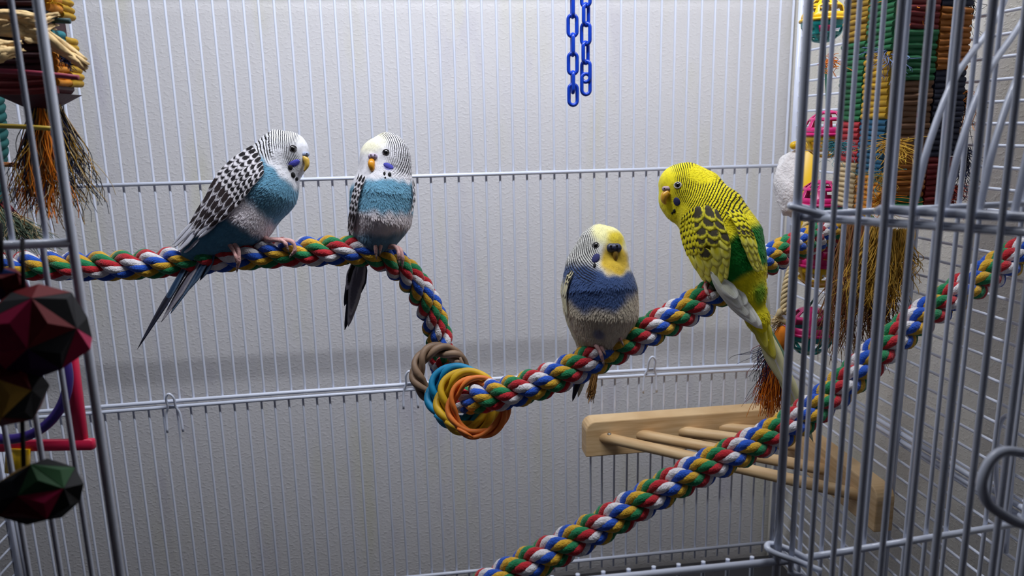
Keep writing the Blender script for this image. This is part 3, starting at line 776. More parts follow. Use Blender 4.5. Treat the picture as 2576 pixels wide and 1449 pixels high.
# ---- sky-blue budgie in profile, leaning to the right on the left of the bent rope
b1 = Budgie(.548, (600, 640, 0), [[(714, 386, 4, 54), (690, 414, 2, 60), (664, 470, 4, 80), (610, 540, 2, 77), (560, 584, 0, 54), (500, 618, -4, 30), (462, 652, -6, 15)],
                                [(716, 384, 4, 54), (735, 377, 8, 35)], [(722, 400, 6, 46), (743, 416, 8, 22)]], 26,
            'sky-blue budgerigar with tail tip far below the rope, leaning forward in profile')
fa = np.array([764, 372, 10.0])
def col1(Q, n):
    d = np.linalg.norm((Q - fa) * np.array([1, 1, .85]), axis=1) ; w = wob(Q, .06)*5
    ax0, ax1 = np.array([716., 386, 0]), np.array([520., 610, 0]); a = (ax1 - ax0) / np.linalg.norm(ax1 - ax0)
    t = (Q - ax0) @ a; fr = n @ np.array([.72, -.42, .55])
    c = np.tile(W((232, 232, 238)), (len(Q), 1))
    blue, pale = W((100, 152, 180)), W((230, 222, 228))
    lowf = ss(.12, .42, fr + w * .02)
    chest = ss(40, 56, t - 8 * fr + 6 + w) * lowf * ss(62, 76, d + w)
    c = mixc(c, blue, chest)
    belly = ss(140, 168, t + w * 1.2 + 14 * (1 - fr)) ; c = mixc(c, pale, belly)
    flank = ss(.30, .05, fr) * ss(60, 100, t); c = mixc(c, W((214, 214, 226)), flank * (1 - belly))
    vent = ss(205, 232, t + w * 1.2 + 10*(Q[:,1]-560)/30) ; c = mixc(c, W((84, 140, 170)), vent)
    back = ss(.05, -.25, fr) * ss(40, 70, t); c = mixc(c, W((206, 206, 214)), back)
    mask = ss(28, 42, d + w * .4) * (1 - chest) * (1 - ss(120, 160, t)) * (1 - ss(.5, .72, fr) * ss(60, 80, d))
    mask = mask * (1 - ss(8, 30, Q[:, 1] - 400 + (744 - Q[:, 0]) * -.9) * ss(726, 738, Q[:, 0]))
    c = mixc(c, W((76, 78, 176)), .9 * ss(17, 9, np.hypot((Q[:, 0] - 738) * .8 + (Q[:, 1] - 411) * .3, (Q[:, 1] - 411) * 1.7) + w * .6) * (n[:, 2] > 0))
    return c, 60 * np.log1p(d / 60), np.clip(mask, 0, 1)
b1.face = tuple(fa)
b1.body(col1, plumage('plumage_sky_blue', (18, 16, 20), 2.1))
b1.eye(737, 374, 8.5)
grey_cere = mat('cere_blue_grey', (150, 160, 186), .45, bump=.3, bscale=900)
horn = mat('beak_horn', (206, 168, 72), .35, var=.15, vscale=300)
b1.beak([(762, 393, 2), (770, 402, 3), (772, 416, 3), (765, 431, 3)], [6, 8, 6, 2], horn, (768, 388, 4), 8, grey_cere, [(772, 386, 11)])
b1.patch_spot('cheek_patch', 739, 411, 16, 8, violet_m, .35)
for px, py, rx, ry in ((730, 421, 6, 7), (737, 440, 6, 8), (746, 450, 4.5, 6)): b1.patch_spot('throat_spot', px, py, rx, ry, spot_m, .4)
fm_bw_s = feather_mat('covert_black_white', (24, 20, 24), (226, 222, 228), .74, .70, .14)
fm_bw_l = feather_mat('wing_brown_white', (40, 30, 32), (224, 220, 228), .80, .84, .14)
fm_white = feather_mat('flight_pale', (196, 196, 208), (228, 228, 236), .7, .9, .2)
fm_dark = feather_mat('tail_dark', (30, 30, 44), (52, 54, 72), .6, .9, .2, shaft=(20, 20, 26))
fm_bluet = feather_mat('tail_blue', (38, 62, 92), (90, 110, 134), .6, .9, .2)
fm_greyt = feather_mat('tail_grey', (112, 108, 120), (168, 164, 172), .6, .9, .2)
g = [[b1.hit(*p, .0022) for p in row] for row in (
    [(634, 366), (652, 388), (662, 412), (664, 438)], [(584, 400), (608, 424), (622, 450), (630, 478)],
    [(545, 442), (566, 466), (585, 492), (598, 520)], [(513, 500), (530, 520), (548, 540), (562, 556)], [(482, 552), (497, 566), (510, 578), (522, 588)]
)]
pt = Patch(g)
rows = [(-.02 + .082 * i, .15, 7 + (i > 2), fm_bw_s, 0, -.02, .98) for i in range(6)] + \
       [(.46, .22, 6, fm_bw_l, .1, 0, .96), (.58, .24, 6, fm_bw_l, .1, 0, .96), (.70, .26, 5, fm_bw_l, .15, 0, .92), (.80, .28, 4, fm_bw_l, .2, 0, .6), (.82, .30, 3, fm_white, .2, .5, 1.0)]
w1 = wing(b1.o, pt, rows, -fw * 1.0 - rt * .6, .0004)
for i, (a, b, c, d, wd, mm) in enumerate(((500, 575, 446, 632, 26, fm_white), (515, 582, 462, 636, 26, fm_white), (492, 562, 437, 622, 22, fm_white), (535, 585, 480, 634, 26, fm_white), (486, 556, 433, 616, 14, fm_white))):
    long_feather(b1.P(a, b, 46 - i * 3), b1.P(c, d, 26 - i * 3), b1.V(-.5, .4, .8), wd * b1.s, mm, w1, 'flight_feather', .02, .3)
tb = [((500, 628, 0), (345, 879, -6), 22, fm_dark), ((498, 634, 6), (352, 866, 0), 20, fm_dark), ((512, 640, 9), (405, 811, 6), 24, fm_greyt), ((520, 640, 12), (428, 790, 10), 24, fm_bluet),
      ((528, 640, 16), (462, 742, 14), 26, fm_bluet), ((540, 640, 18), (502, 706, 16), 22, fm_bluet), ((486, 636, 8), (392, 806, 2), 20, fm_bluet)]
for a, b, wd, mm in tb: long_feather(b1.P(*a), b1.P(*b), b1.V(-.5, .3, .85), wd * b1.s * 1.25, mm, b1.o, 'tail_feather', .015, .75)
b1.foot([[(572, 612, 24), (588, 612, 38), (600, 632, 46), (601, 655, 44), (597, 674, 36)], [(566, 612, 26), (580, 618, 42), (592, 640, 48), (596, 660, 44)]], [(590, 590, 10), (568, 608, 22)])
b1.foot([[(668, 604, 18), (700, 604, 36), (716, 610, 44), (722, 622, 42)], [(672, 603, 16), (722, 604, 34), (738, 612, 42), (742, 630, 40), (734, 640, 38)]], [(650, 588, 8), (672, 602, 16)])

# ---- second blue budgie, facing the viewer where the rope bends down
b2 = Budgie(.556, (955, 640, 0), [[(972, 398, 4, 56), (970, 432, 6, 58), (962, 490, 8, 74), (958, 545, 6, 72), (944, 592, 0, 48), (925, 625, -16, 28), (912, 655, -26, 16)],
                                [(968, 392, 10, 54), (945, 392, 22, 34)], [(962, 414, 20, 46), (948, 424, 30, 28)]], 24,
            'pale blue budgerigar facing the room with white belly, head turned to its side')
fa2 = np.array([928, 384, 40.0])
def col2(Q, n):
    d = np.linalg.norm(Q - fa2, axis=1); w = wob(Q, .06, 2) * 5
    c = np.tile(W((228, 226, 232)), (len(Q), 1)); t = Q[:, 1]; fr = n[:, 2]
    c = mixc(c, W((236, 232, 206)), ss(52, 30, np.linalg.norm(Q - np.array([940, 360, 30]), axis=1)))
    chest = ss(440, 456, t + w + 10 * np.abs(Q[:, 0] - 965) / 70 * -1.2) ; c = mixc(c, W((106, 158, 186)), chest)
    belly = ss(524, 548, t + w * 1.5 - (Q[:, 0] - 960) * .06); c = mixc(c, W((222, 212, 216)), belly)
    vent = ss(582, 606, t + w * 1.2 + np.abs(Q[:, 0] - 960) * .16); c = mixc(c, W((104, 140, 166)), vent)
    back = ss(-.1, -.4, fr) * ss(430, 460, t); c = mixc(c, W((200, 200, 210)), back)
    mask = ss(46, 60, d + w * .5) * (1 - ss(436, 452, t + w)) * ss(-25, 8, Q[:, 0] - 962 + (380 - t) * .5)
    mask = mask * (0.5 + .5 * np.maximum(ss(395, 365, t), ss(990, 1012, Q[:, 0])))
    c = mixc(c, W((84, 86, 176)), .9 * ss(15, 8, np.hypot((Q[:, 0] - 978) * .85, (Q[:, 1] - 419) * 1.5) + w * .6) * (n[:, 2] > 0))
    return c, 60 * np.log1p(d / 60), np.clip(mask + (back * ss(520, 440, t)), 0, 1)
b2.face = tuple(fa2)
b2.body(col2, plumage('plumage_pale_blue', (30, 28, 34), 2.0))
b2.eye(971, 383, 7.5)
pink_cere = mat('cere_mauve', (168, 152, 176), .45, bump=.3, bscale=900)
orange_b = mat('beak_orange', (222, 150, 36), .3, var=.12, vscale=300)
b2.beak([(936, 402, 0), (934, 412, 9), (936, 424, 9), (939, 436, 2)], [7, 9, 6.5, 2], orange_b, (938, 394, 3), 9, pink_cere, [(933, 390, 12), (943, 390, 12)])
b2.patch_spot('cheek_patch', 977, 418, 13, 7, violet_m, -.4)
for px, py, rx, ry in ((980, 439, 4.5, 5), (967, 437, 3, 5), (969, 448, 2.5, 3)): b2.patch_spot('throat_spot', px, py, rx, ry, spot_m)
g = [[b2.hit(*p, .002) for p in row] for row in ([(904, 436), (914, 440), (922, 446)], [(889, 482), (897, 486), (905, 490)], [(880, 530), (888, 534), (897, 538)], [(876, 574), (882, 578), (890, 582)])]
rows = [(.0 + .10 * i, .2, 3, fm_bw_s, 0, -.1, 1.0) for i in range(6)] + [(.6, .3, 3, fm_bw_l, .1, -.1, 1.0), (.75, .3, 2, fm_bw_l, .1, -.1, .8)]
w2 = wing(b2.o, Patch(g), rows, -fw - rt * .9, .0004)
for a, c, wd, mm in (((886, 540, 8), (878, 604, -4), 18, fm_dark), ((896, 545, 20), (886, 600, 6), 18, fm_white), ((890, 560, 4), (884, 628, -16), 14, fm_dark)):
    long_feather(b2.P(*a), b2.P(*c), b2.V(-.8, .1, .6), wd * b2.s, mm, w2, 'flight_feather', .02, .3)
g = [[b2.hit(*p, .002) for p in row] for row in ([(1040, 450), (1036, 455)], [(1044, 500), (1038, 505)], [(1034, 540), (1028, 545)])]
w2b = wing(b2.o, Patch(g), [(.2 * i, .3, 2, fm_bw_s, 0, 0, 1) for i in range(4)], -fw + rt * .9, .0006)
for a, c, wd, mm in (((908, 650, -22), (867, 831, -50), 22, fm_dark), ((912, 650, -4), (876, 822, -30), 26, fm_greyt), ((902, 655, -14), (866, 770, -34), 24, fm_dark), ((918, 655, -12), (897, 752, -30), 26, fm_dark),
                     ((906, 650, 4), (880, 800, -20), 28, fm_greyt), ((896, 650, -12), (872, 730, -26), 22, fm_bw_l), ((914, 650, 8), (892, 752, -12), 26, fm_greyt), ((908, 650, -4), (893, 742, -24), 22, fm_bluet)):
    long_feather(b2.P(*a), b2.P(*c), b2.V(-.1, .2, .95), wd * b2.s * 1.2, mm, b2.o, 'tail_feather', .015, .6)
b2.foot([[(926, 606, 22), (938, 604, 38), (944, 618, 46), (946, 640, 44)], [(932, 606, 22), (950, 606, 36), (957, 616, 42), (956, 630, 42)]], [(935, 590, 14), (928, 606, 22)])
b2.foot([[(972, 620, 20), (992, 620, 36), (1002, 634, 42), (1004, 655, 38)], [(976, 619, 20), (1002, 624, 34), (1012, 642, 38), (1012, 664, 32)]], [(960, 600, 14), (972, 618, 20)])

# ---- dark-blue budgie with a yellow face, facing the viewer on the rising rope
b3 = Budgie(.505, (1505, 880, 0), [[(1512, 622, 4, 52), (1504, 664, 4, 62), (1508, 730, 8, 89), (1512, 788, 8, 87), (1508, 834, 2, 62), (1494, 866, -14, 34), (1470, 885, -40, 18)],
                                 [(1516, 616, 10, 48), (1532, 612, 22, 36)], [(1520, 636, 20, 44), (1545, 648, 26, 26), (1540, 678, 30, 34)], [(1500, 640, -8, 48), (1478, 672, -14, 46), (1468, 720, -10, 48)]], 24,
            'yellow-faced budgerigar with dark blue breast, sitting fluffed up on the rising rope')
fa3 = np.array([1552, 618, 44.0])
def col3(Q, n):
    d = np.linalg.norm(Q - fa3, axis=1); w = wob(Q, .055, 4) * 6; x, t, fr = Q[:, 0], Q[:, 1], n[:, 2]
    c = np.tile(W((226, 224, 218)), (len(Q), 1))
    crown = ss(62, 40, np.linalg.norm(Q - np.array([1538, 588, 30]), axis=1)); c = mixc(c, W((236, 230, 170)), crown)
    c = mixc(c, W((230, 206, 60)), ss(34, 16, np.linalg.norm(Q - np.array([1550, 604, 48]), axis=1) + w))
    face = ss(48, 32, np.linalg.norm((Q - np.array([1543, 662, 52])) * np.array([1.05, .8, .9]), axis=1) + w) ; c = mixc(c, W((222, 186, 62)), face)
    breast = ss(664, 694, t + w + 14 * ss(1525, 1470, x) - 20 * face) * (1 - ss(.9, .4, face * 1.6) * 0)
    breast = breast * (1 - face) ; c = mixc(c, W((60, 82, 128)), breast)
    belly = ss(768, 800, t + w * 1.4 + 26 * ss(40, 90, np.abs(x - 1510)) + 16 * ss(1540, 1590, x)); c = mixc(c, W((206, 192, 170)), belly)
    side = ss(.45, .15, fr) * ss(690, 730, t); c = mixc(c, W((222, 214, 178)), side)
    c = mixc(c, W((110, 118, 150)), .8 * ss(20, 8, np.hypot(x - 1508, (t - 842) * 1.1) + w * .6) * (fr > .2))
    mask = ss(48, 58, d + w * .3) * (1 - ss(-8, 10, t - 690 + (x - 1440) * -.62 + w)) * (1 - crown * .9) * ss(1518, 1496, x + (t - 640) * .12) * ss(-.75, -.4, fr + .6)
    return c, 60 * np.log1p(d / 60), np.clip(mask * ss(726, 700, t), 0, 1)
b3.face = tuple(fa3)
b3.body(col3, plumage('plumage_dark_blue', (22, 20, 24), 2.1))
b3.eye(1499, 617, 7.5)
dark_cere = mat('cere_dark_blue', (52, 58, 84), .4, bump=.3, bscale=900)
b3.beak([(1547, 628, 0), (1548, 638, 5), (1548, 650, 4), (1547, 660, -2)], [7, 7, 6, 2.5], mat('beak_olive', (150, 116, 40), .4), (1544, 624, 1), 15, dark_cere, [(1537, 619, 15), (1552, 618, 15)])
b3.patch_spot('cheek_patch', 1499, 650, 9, 13, mat('cheek_deep_violet', (46, 48, 104), .8), -.5)
b3.patch_spot('throat_spot', 1496, 668, 4, 6, spot_m)
fm_by = feather_mat('covert_black_cream', (26, 24, 26), (226, 216, 176), .6, .72, .1)
fm_cream = feather_mat('flank_cream', (216, 206, 166), (232, 226, 200), .6, .8, .2)
g = [[b3.hit(*p, .0016) for p in row] for row in ([(1436, 680), (1444, 684)], [(1424, 704), (1432, 712)], [(1418, 745), (1425, 750)], [(1424, 790), (1430, 795)])]
w3 = wing(b3.o, Patch(g), [(0, .25, 2, fm_by, 0, 0, 1), (.15, .25, 2, fm_by, 0, 0, 1), (.3, .4, 2, fm_cream, .1, 0, 1), (.55, .5, 2, fm_cream, .1, 0, 1)], -fw - rt, .0006)
for a, c, wd, mm in (((1452, 820, -10), (1474, 886, -34), 14, fm_cream), ((1448, 815, -16), (1470, 880, -44), 12, fm_by)):
    long_feather(b3.P(*a), b3.P(*c), b3.V(-.6, .1, .7), wd * b3.s, mm, w3, 'flight_feather', .02, .3)
for a, c, wd, mm in (((1474, 880, -40), (1440, 1010, -130), 22, fm_dark), ((1482, 880, -40), (1454, 1000, -130), 22, fm_cream)):
    long_feather(b3.P(*a), b3.P(*c), b3.V(0, .5, .85), wd * b3.s, mm, b3.o, 'tail_feather', .01, .6)
b3.foot([[(1486, 864, 44), (1498, 868, 62), (1510, 886, 73), (1517, 909, 72)], [(1494, 864, 44), (1508, 868, 60), (1519, 884, 72)]], [(1494, 842, 30), (1487, 864, 42)], 5.5)
b3.foot([[(1545, 842, 40), (1556, 846, 58), (1564, 860, 70)]], [(1535, 826, 26), (1546, 842, 40)], 5.0)

# ---- green and yellow budgie seen from behind
b4 = Budgie(.508, (1800, 740, 0), [[(1716, 470, -26, 50), (1744, 496, -20, 58), (1790, 546, -10, 80), (1824, 610, 4, 88), (1850, 672, 12, 72), (1880, 735, 26, 42), (1905, 800, 34, 24), (1922, 848, 38, 15)],
                                 [(1720, 466, -26, 48), (1700, 462, -28, 40)], [(1712, 492, -26, 46), (1692, 508, -30, 26), (1700, 530, -28, 24)], [(1730, 462, -26, 46), (1772, 470, -22, 40)]], 26,
            'green and yellow budgerigar seen from behind, its pale tail crossing the bars')
fa4 = np.array([1672, 462, -24.0])
def col4(Q, n):
    d = np.linalg.norm((Q - fa4) * np.array([1, 1, .8]), axis=1); w = wob(Q, .055, 6) * 5; x, t, fr = Q[:, 0], Q[:, 1], n[:, 2]
    yel, grn = W((232, 214, 20)), W((22, 128, 44))
    c = np.tile(W((240, 224, 30)), (len(Q), 1))
    c = mixc(c, W((226, 222, 110)), ss(34, 14, np.linalg.norm(Q - np.array([1706, 440, -16]), axis=1)))
    ax = np.array([.46, .89]); s_ = (x - 1744) * ax[0] + (t - 496) * ax[1]
    under = ss(0, -.4, fr + .25); c = mixc(c, W((96, 170, 40)), under * ss(20, 60, s_))
    rump = ss(120, 150, s_ + w) * (1 - ss(228, 246, s_ + w * 1.4)); c = mixc(c, grn, rump * (1 - .0 * under))
    c = mixc(c, W((60, 150, 40)), .8 * ss(24, 8, np.hypot(x - 1912, (t - 738) * .6) + w))
    nape = ss(40, 26, np.hypot((x - 1770) * .8, (t - 436) * 1.3) + w * .5)
    mask = ss(40, 54, d + w * .4) * (1 - ss(80, 110, s_)) * (1 - nape) * (1 - under * ss(30, 50, s_))
    mask = mask * (1 - ss(-6, 10, (t - 505) * .8 - (x - 1716) * .9 + w) * ss(476, 492, t))
    return c, 60 * np.log1p(d / 60), np.clip(mask, 0, 1)
b4.face = tuple(fa4)
b4.body(col4, plumage('plumage_green_yellow', (30, 28, 10), 2.1))
b4.eye(1705, 466, 8.0, 1.25, iris_m)
b4.beak([(1680, 484, 2), (1672, 492, 3), (1670, 504, 3), (1675, 514, 3)], [9, 10, 7.5, 2.5], mat('beak_amber', (214, 158, 50), .3), (1676, 475, 4), 8.5, mat('cere_pink_grey', (172, 146, 158), .45), [(1671, 474, 11)])
b4.patch_spot('cheek_patch', 1703, 507, 10, 11, mat('cheek_indigo', (44, 48, 100), .8, bump=.4, bscale=300), .2)
for px, py, rx, ry in ((1697, 531, 4, 6), (1692, 536, 3, 4)): b4.patch_spot('throat_spot', px, py, rx, ry, spot_m)
fm_oy_s = feather_mat('covert_olive_yellow', (44, 40, 22), (240, 226, 40), .56, .58, .12)
fm_oy_l = feather_mat('scapular_olive_yellow', (66, 60, 44), (236, 224, 60), .78, .78, .12)
fm_y = feather_mat('covert_yellow', (240, 228, 50), (248, 240, 110), .5, .7, .3)
fm_pale = feather_mat('primary_pale', (232, 232, 208), (248, 248, 236), .55, .85, .2)
fm_ytail = feather_mat('tail_yellow_pale', (226, 224, 170), (236, 232, 180), .6, .9, .3, shaft=(244, 244, 232))
gl = [[b4.hit(*p, .003) for p in row] for row in (
    [(1716, 546), (1744, 524), (1776, 516), (1806, 530)], [(1712, 580), (1746, 566), (1786, 562), (1828, 580)], [(1722, 622), (1756, 612), (1796, 610), (1838, 622)],
    [(1740, 660), (1772, 656), (1806, 652), (1836, 654)], [(1766, 700), (1790, 700), (1812, 698), (1832, 696)])]
rows = [(-.04 + .085 * i, .16, 5, fm_oy_s, 0, -.02, .36) for i in range(7)] + [(-.04 + .13 * i, .26, 3, fm_oy_l, 0, .30, 1.02) for i in range(3)] + \
       [(.36, .22, 2, fm_oy_l, 0, .30, .78), (.46, .20, 2, fm_oy_l, 0, .10, .40), (.56, .18, 1, fm_oy_l, 0, .34, .62)] + \
       [(.34, .26, 1, fm_y, 0, .74, 1.02), (.48, .28, 2, fm_y, 0, .6, 1.02), (.60, .28, 2, fm_y, 0, .50, 1.02), (.60, .28, 3, fm_y, 0, -.02, .5), (.70, .28, 5, fm_y, 0, -.02, 1.02), (.82, .24, 5, fm_y, 0, -.02, 1.02)]
w4 = wing(b4.o, Patch(gl), rows, -fw * 1.0, .0005)
gr_ = [[b4.hit(*p, .003) for p in row] for row in (
    [(1824, 534), (1846, 528), (1866, 528)], [(1846, 562), (1868, 560), (1888, 572)], [(1860, 598), (1880, 598), (1900, 604)], [(1876, 636), (1892, 636), (1908, 640)], [(1892, 674), (1906, 674), (1918, 674)])]
rows = [(-.04 + .09 * i, .18, 4, fm_oy_s if i < 3 else fm_oy_l, 0, 0, 1.0) for i in range(5)] + [(.42, .24, 3, fm_y, 0, 0, 1), (.54, .24, 3, fm_y, 0, 0, 1), (.66, .24, 3, fm_y, 0, 0, 1), (.78, .24, 3, fm_y, 0, 0, 1), (.88, .18, 2, fm_y, 0, 0, 1)]
w4b = wing(b4.o, Patch(gr_), rows, -fw + rt * .3, .0005)
for i, (a, c, wd) in enumerate((((1786, 682, 64), (1866, 778, 44), 28), ((1788, 686, 62), (1886, 800, 42), 30), ((1788, 696, 60), (1904, 818, 40), 32), ((1802, 698, 58), (1918, 828, 38), 32), ((1816, 696, 54), (1880, 770, 46), 30), ((1806, 700, 64), (1856, 752, 52), 30))):
    long_feather(b4.P(a[0], a[1], a[2] + 6), b4.P(c[0], c[1], c[2] + 28), b4.V(-.35, .2, .9), wd * b4.s * 1.15, fm_pale, w4, 'flight_feather', .02, .2)
for a, c, wd in (((1900, 660, 50), (1928, 800, 26), 24), ((1906, 660, 46), (1936, 798, 20), 22), ((1912, 664, 40), (1932, 760, 22), 20)):
    long_feather(b4.P(a[0], a[1], a[2] + 18), b4.P(c[0], c[1], c[2] + 26), b4.V(.4, .1, .9), wd * b4.s * 1.15, fm_pale, w4b, 'flight_feather', .02, .2)
fm_yg = feather_mat('tail_yellow', (212, 200, 40), (224, 214, 90), .6, .9, .3)
for a, c, wd, mm in (((1910, 800, 20), (2046, 1112, -30), 34, fm_ytail), ((1900, 790, 22), (1985, 985, -6), 40, fm_ytail), ((1915, 800, 18), (2000, 985, -10), 30, feather_mat('tail_green', (60, 110, 80), (110, 140, 110))),
                     ((1892, 780, 24), (1950, 905, 8), 36, fm_yg), ((1905, 780, 26), (1942, 880, 10), 30, fm_yg), ((1886, 760, 24), (1930, 880, 12), 30, fm_yg)):
    long_feather(b4.P(a[0], a[1], a[2] + 30), b4.P(c[0], c[1], c[2] + 40), b4.V(-.3, .25, .9), wd * b4.s * 1.1, mm, b4.o, 'tail_feather', .012, .55)
b4.foot([[(1785, 716, -14), (1776, 716, 8), (1776, 730, 30), (1784, 744, 36)]], [(1800, 690, -16), (1786, 714, -14)], 5.5)
b4.foot([[(1850, 690, -30), (1856, 694, -6), (1860, 712, 14)]], [(1850, 668, -24), (1850, 690, -30)], 5.5)
# ------------------------------------------------------------------ toys
def fringe(parent, roots, tips, n, colors, r, name='fringe', curl=.002, loose=.3, pts=9, sag=0.0):
    """n loose strands from the root points to the tip points, one part per colour"""
    roots = np.asarray(roots); tips = np.asarray(tips)
    mbs = [MB() for _ in colors]
    for i in range(int(n * 1.6)):
        f = RNG.random(); k = f * (len(roots) - 1); a = int(k); b = min(a + 1, len(roots) - 1)
        p = roots[a] + (roots[b] - roots[a]) * (k - a) + RNG.normal(0, .0006, 3)
        g = np.clip(f + RNG.normal(0, .12), 0, 1); k = g * (len(tips) - 1); a = int(k); b = min(a + 1, len(tips) - 1)
        q = tips[a] + (tips[b] - tips[a]) * (k - a) + RNG.normal(0, loose * .01, 3)
        q = p + (q - p) * RNG.uniform(.62, 1.04)
        t = np.linspace(0, 1, pts)[:, None]; ph = RNG.random(6) * 6.28; fr_ = RNG.uniform(1, 3, 2)
        P = p + (q - p) * t + curl * t * np.stack([np.sin(fr_[0] * 3 * t[:, 0] + ph[0]), np.cos(fr_[1] * 3 * t[:, 0] + ph[1]), .3 * np.sin(6 * t[:, 0] + ph[2])], 1)
        P[:, 2] += sag * np.sin(np.pi * t[:, 0])
        c = int(min(len(colors) - 1, RNG.random() * len(colors)))
        tube(mbs[c], P, r * .72 * (1.15 - .6 * t[:, 0]), 4, caps=False)
    for mb, m in zip(mbs, colors):
        if mb.n: build(name, mb, m, parent, kind='stuff')
raf = lambda nm, c: mat('raffia_' + nm, c, .8, .2, var=.2, vscale=150)
R_or, R_br, R_go, R_nv, R_cr, R_rd, R_te, R_gr, R_bk = (raf(n, c) for n, c in (('orange', (226, 128, 34)), ('brown', (128, 92, 54)), ('gold', (190, 146, 58)), ('navy', (38, 46, 78)), ('cream', (206, 184, 142)),
                                              ('wine', (110, 34, 40)), ('teal', (60, 130, 140)), ('sage', (110, 128, 108)), ('black', (34, 32, 36))))
def pleat_mesh(seed):             # one folded leaf strip: a wrinkled half round, 1 wide (x), 1 high (z), bulging to -y
    rs = np.random.default_rng(seed); V = []; nx, na = 7, 6
    for i in range(nx):
        x = i / (nx - 1) - .5; dz = rs.normal(0, .05); dy = 1 + rs.normal(0, .10)
        for j in range(na):
            a = -math.pi / 2 + math.pi * j / (na - 1)
            V.append((x, -math.cos(a) * .62 * dy, math.sin(a) * .56 + dz))
    F = [(i * na + j, i * na + j + 1, (i + 1) * na + j + 1, (i + 1) * na + j) for i in range(nx - 1) for j in range(na - 1)]
    F += [tuple(range(na - 1, -1, -1)), tuple((nx - 1) * na + j for j in range(na))]
    me = bpy.data.meshes.new('leaf_strip'); me.from_pydata(V, [], F); me.polygons.foreach_set('use_smooth', [len(p.vertices) == 4 for p in me.polygons]); return me
PLEATS = {}
def pleat(m, k):
    if (m.name, k) not in PLEATS:
        me = pleat_mesh(k); me.materials.append(m); PLEATS[(m.name, k)] = me
    return PLEATS[(m.name, k)]
leaf = lambda nm, c: mat('leaf_' + nm, c, .5, .4, bump=.4, bscale=160, var=.18, vscale=120)
LF = {n: leaf(n, c) for n, c in dict(olive=(176, 138, 38), green=(30, 112, 66), red=(190, 48, 56), cream=(220, 194, 150), yellow=(206, 160, 28), blue=(24, 92, 128), orange=(226, 142, 20),
                                    brown=(120, 84, 56), navy=(26, 32, 56), wine=(120, 26, 28), rust=(170, 100, 24), teal=(40, 138, 150), plum=(70, 24, 32)).items()}
def woven_face(parent, origin, d, nrm, w, blocks, step=.0037):
    """column of pleated blocks on a face: origin is the top corner, d the level direction, w its width"""
    d = np.asarray(d) / np.linalg.norm(d); nrm = np.asarray(nrm) / np.linalg.norm(nrm); q = Matrix([list(d), list(-nrm), [0, 0, 1]]).transposed().to_quaternion()
    for ztop, zbot, cname in blocks:
        c = origin + d * w / 2 - nrm * .0012; c[2] = (ztop + zbot) / 2
        mb = MB(); box(mb, c, (d, -nrm, (0, 0, 1)), (w / 2 - .0004, .0012, (ztop - zbot) / 2)); bk = build('woven_block', mb, LF[cname], parent, smooth=False)
        n = max(1, round((ztop - zbot) / step))
        for i in range(n):
            o = bpy.data.objects.new('leaf_strip', pleat(LF[cname], random.randrange(4))); COL.objects.link(o); o.parent = bk
            h = (ztop - zbot) / n; pos = origin + d * w / 2; pos[2] = ztop - (i + .5) * h
            o.location = tuple(pos - wloc(bk)); o.scale = (w * random.uniform(.93, .99), h * random.uniform(.8, 1.2), h * random.uniform(.92, 1.04))
            o.rotation_euler = (q @ Matrix.Rotation(random.uniform(-.06, .06), 3, 'Y').to_quaternion()).to_euler()

# ---- tall woven tower on the right
zc_ = .49
cor = at(2234, 300, zc_)
hr = np.array([rt[0], rt[1], 0]); hr /= np.linalg.norm(hr); hf = np.array([fw[0], fw[1], 0]); hf /= np.linalg.norm(hf)
def local_axes(px, py):          # level directions across and along the line of sight to a point
    v = ray(px, py); v = np.array([v[0], v[1], 0]); v /= np.linalg.norm(v); return np.array([v[1], -v[0], 0]), v
hr0, hf0 = hr, hf
hr, hf = local_axes(2234, 300)
be = math.radians(54)
dl = -hr * math.cos(be) + hf * math.sin(be); dr = hr * math.sin(be) + hf * math.cos(be)
wT = .0535
tow = empty('shredding_toy', cor + (dl + dr) * wT / 2 + np.array([0, 0, onY(2234, 545, 1)[2] * 0 + at(2234, 545, zc_)[2] - cor[2]]), 'tall woven leaf tower toy with raffia fringe behind the open door', 'bird toy')
ZY = lambda y: at(2234, y, zc_)[2]
def blocks(*b): return [(ZY(y0), ZY(y1) + .0004, c) for y0, y1, c in b]
nl = np.cross(dl, (0, 0, 1.0)); nl = nl if nl @ fw < 0 else -nl
nr = np.cross(dr, (0, 0, 1.0)); nr = nr if nr @ fw < 0 else -nr
TOPY = -420
woven_face(tow, cor + dl * wT, -dl, nl, wT / 2, blocks((TOPY, -190, 'red'), (-190, 95, 'olive'), (95, 305, 'green'), (305, 415, 'red'), (415, 542, 'cream')))
woven_face(tow, cor + dl * wT / 2, -dl, nl, wT / 2, blocks((TOPY, -120, 'yellow'), (-120, 130, 'green'), (130, 300, 'yellow'), (300, 445, 'blue'), (445, 542, 'orange')))
woven_face(tow, cor + 0 * dr, dr, nr, wT * .56, blocks((TOPY, 80, 'wine'), (80, 205, 'green'), (205, 372, 'brown'), (372, 500, 'rust'), (500, 536, 'green')))
woven_face(tow, cor + dr * wT * .56, dr, nr, wT * .44, blocks((TOPY, 25, 'navy'), (25, 180, 'rust'), (180, 400, 'navy'), (400, 532, 'wine')))
mb = MB(); c = cor + (dl + dr) * wT / 2; c[2] = (ZY(TOPY) + ZY(538)) / 2
box(mb, c, (dl, dr, (0, 0, 1)), (wT / 2 - .003, wT / 2 - .003, (ZY(TOPY) - ZY(538)) / 2), bevel=.002); build('core', mb, LF['brown'], tow, smooth=False)
T_ = lambda px, py, z=.51: at(px, py, z)
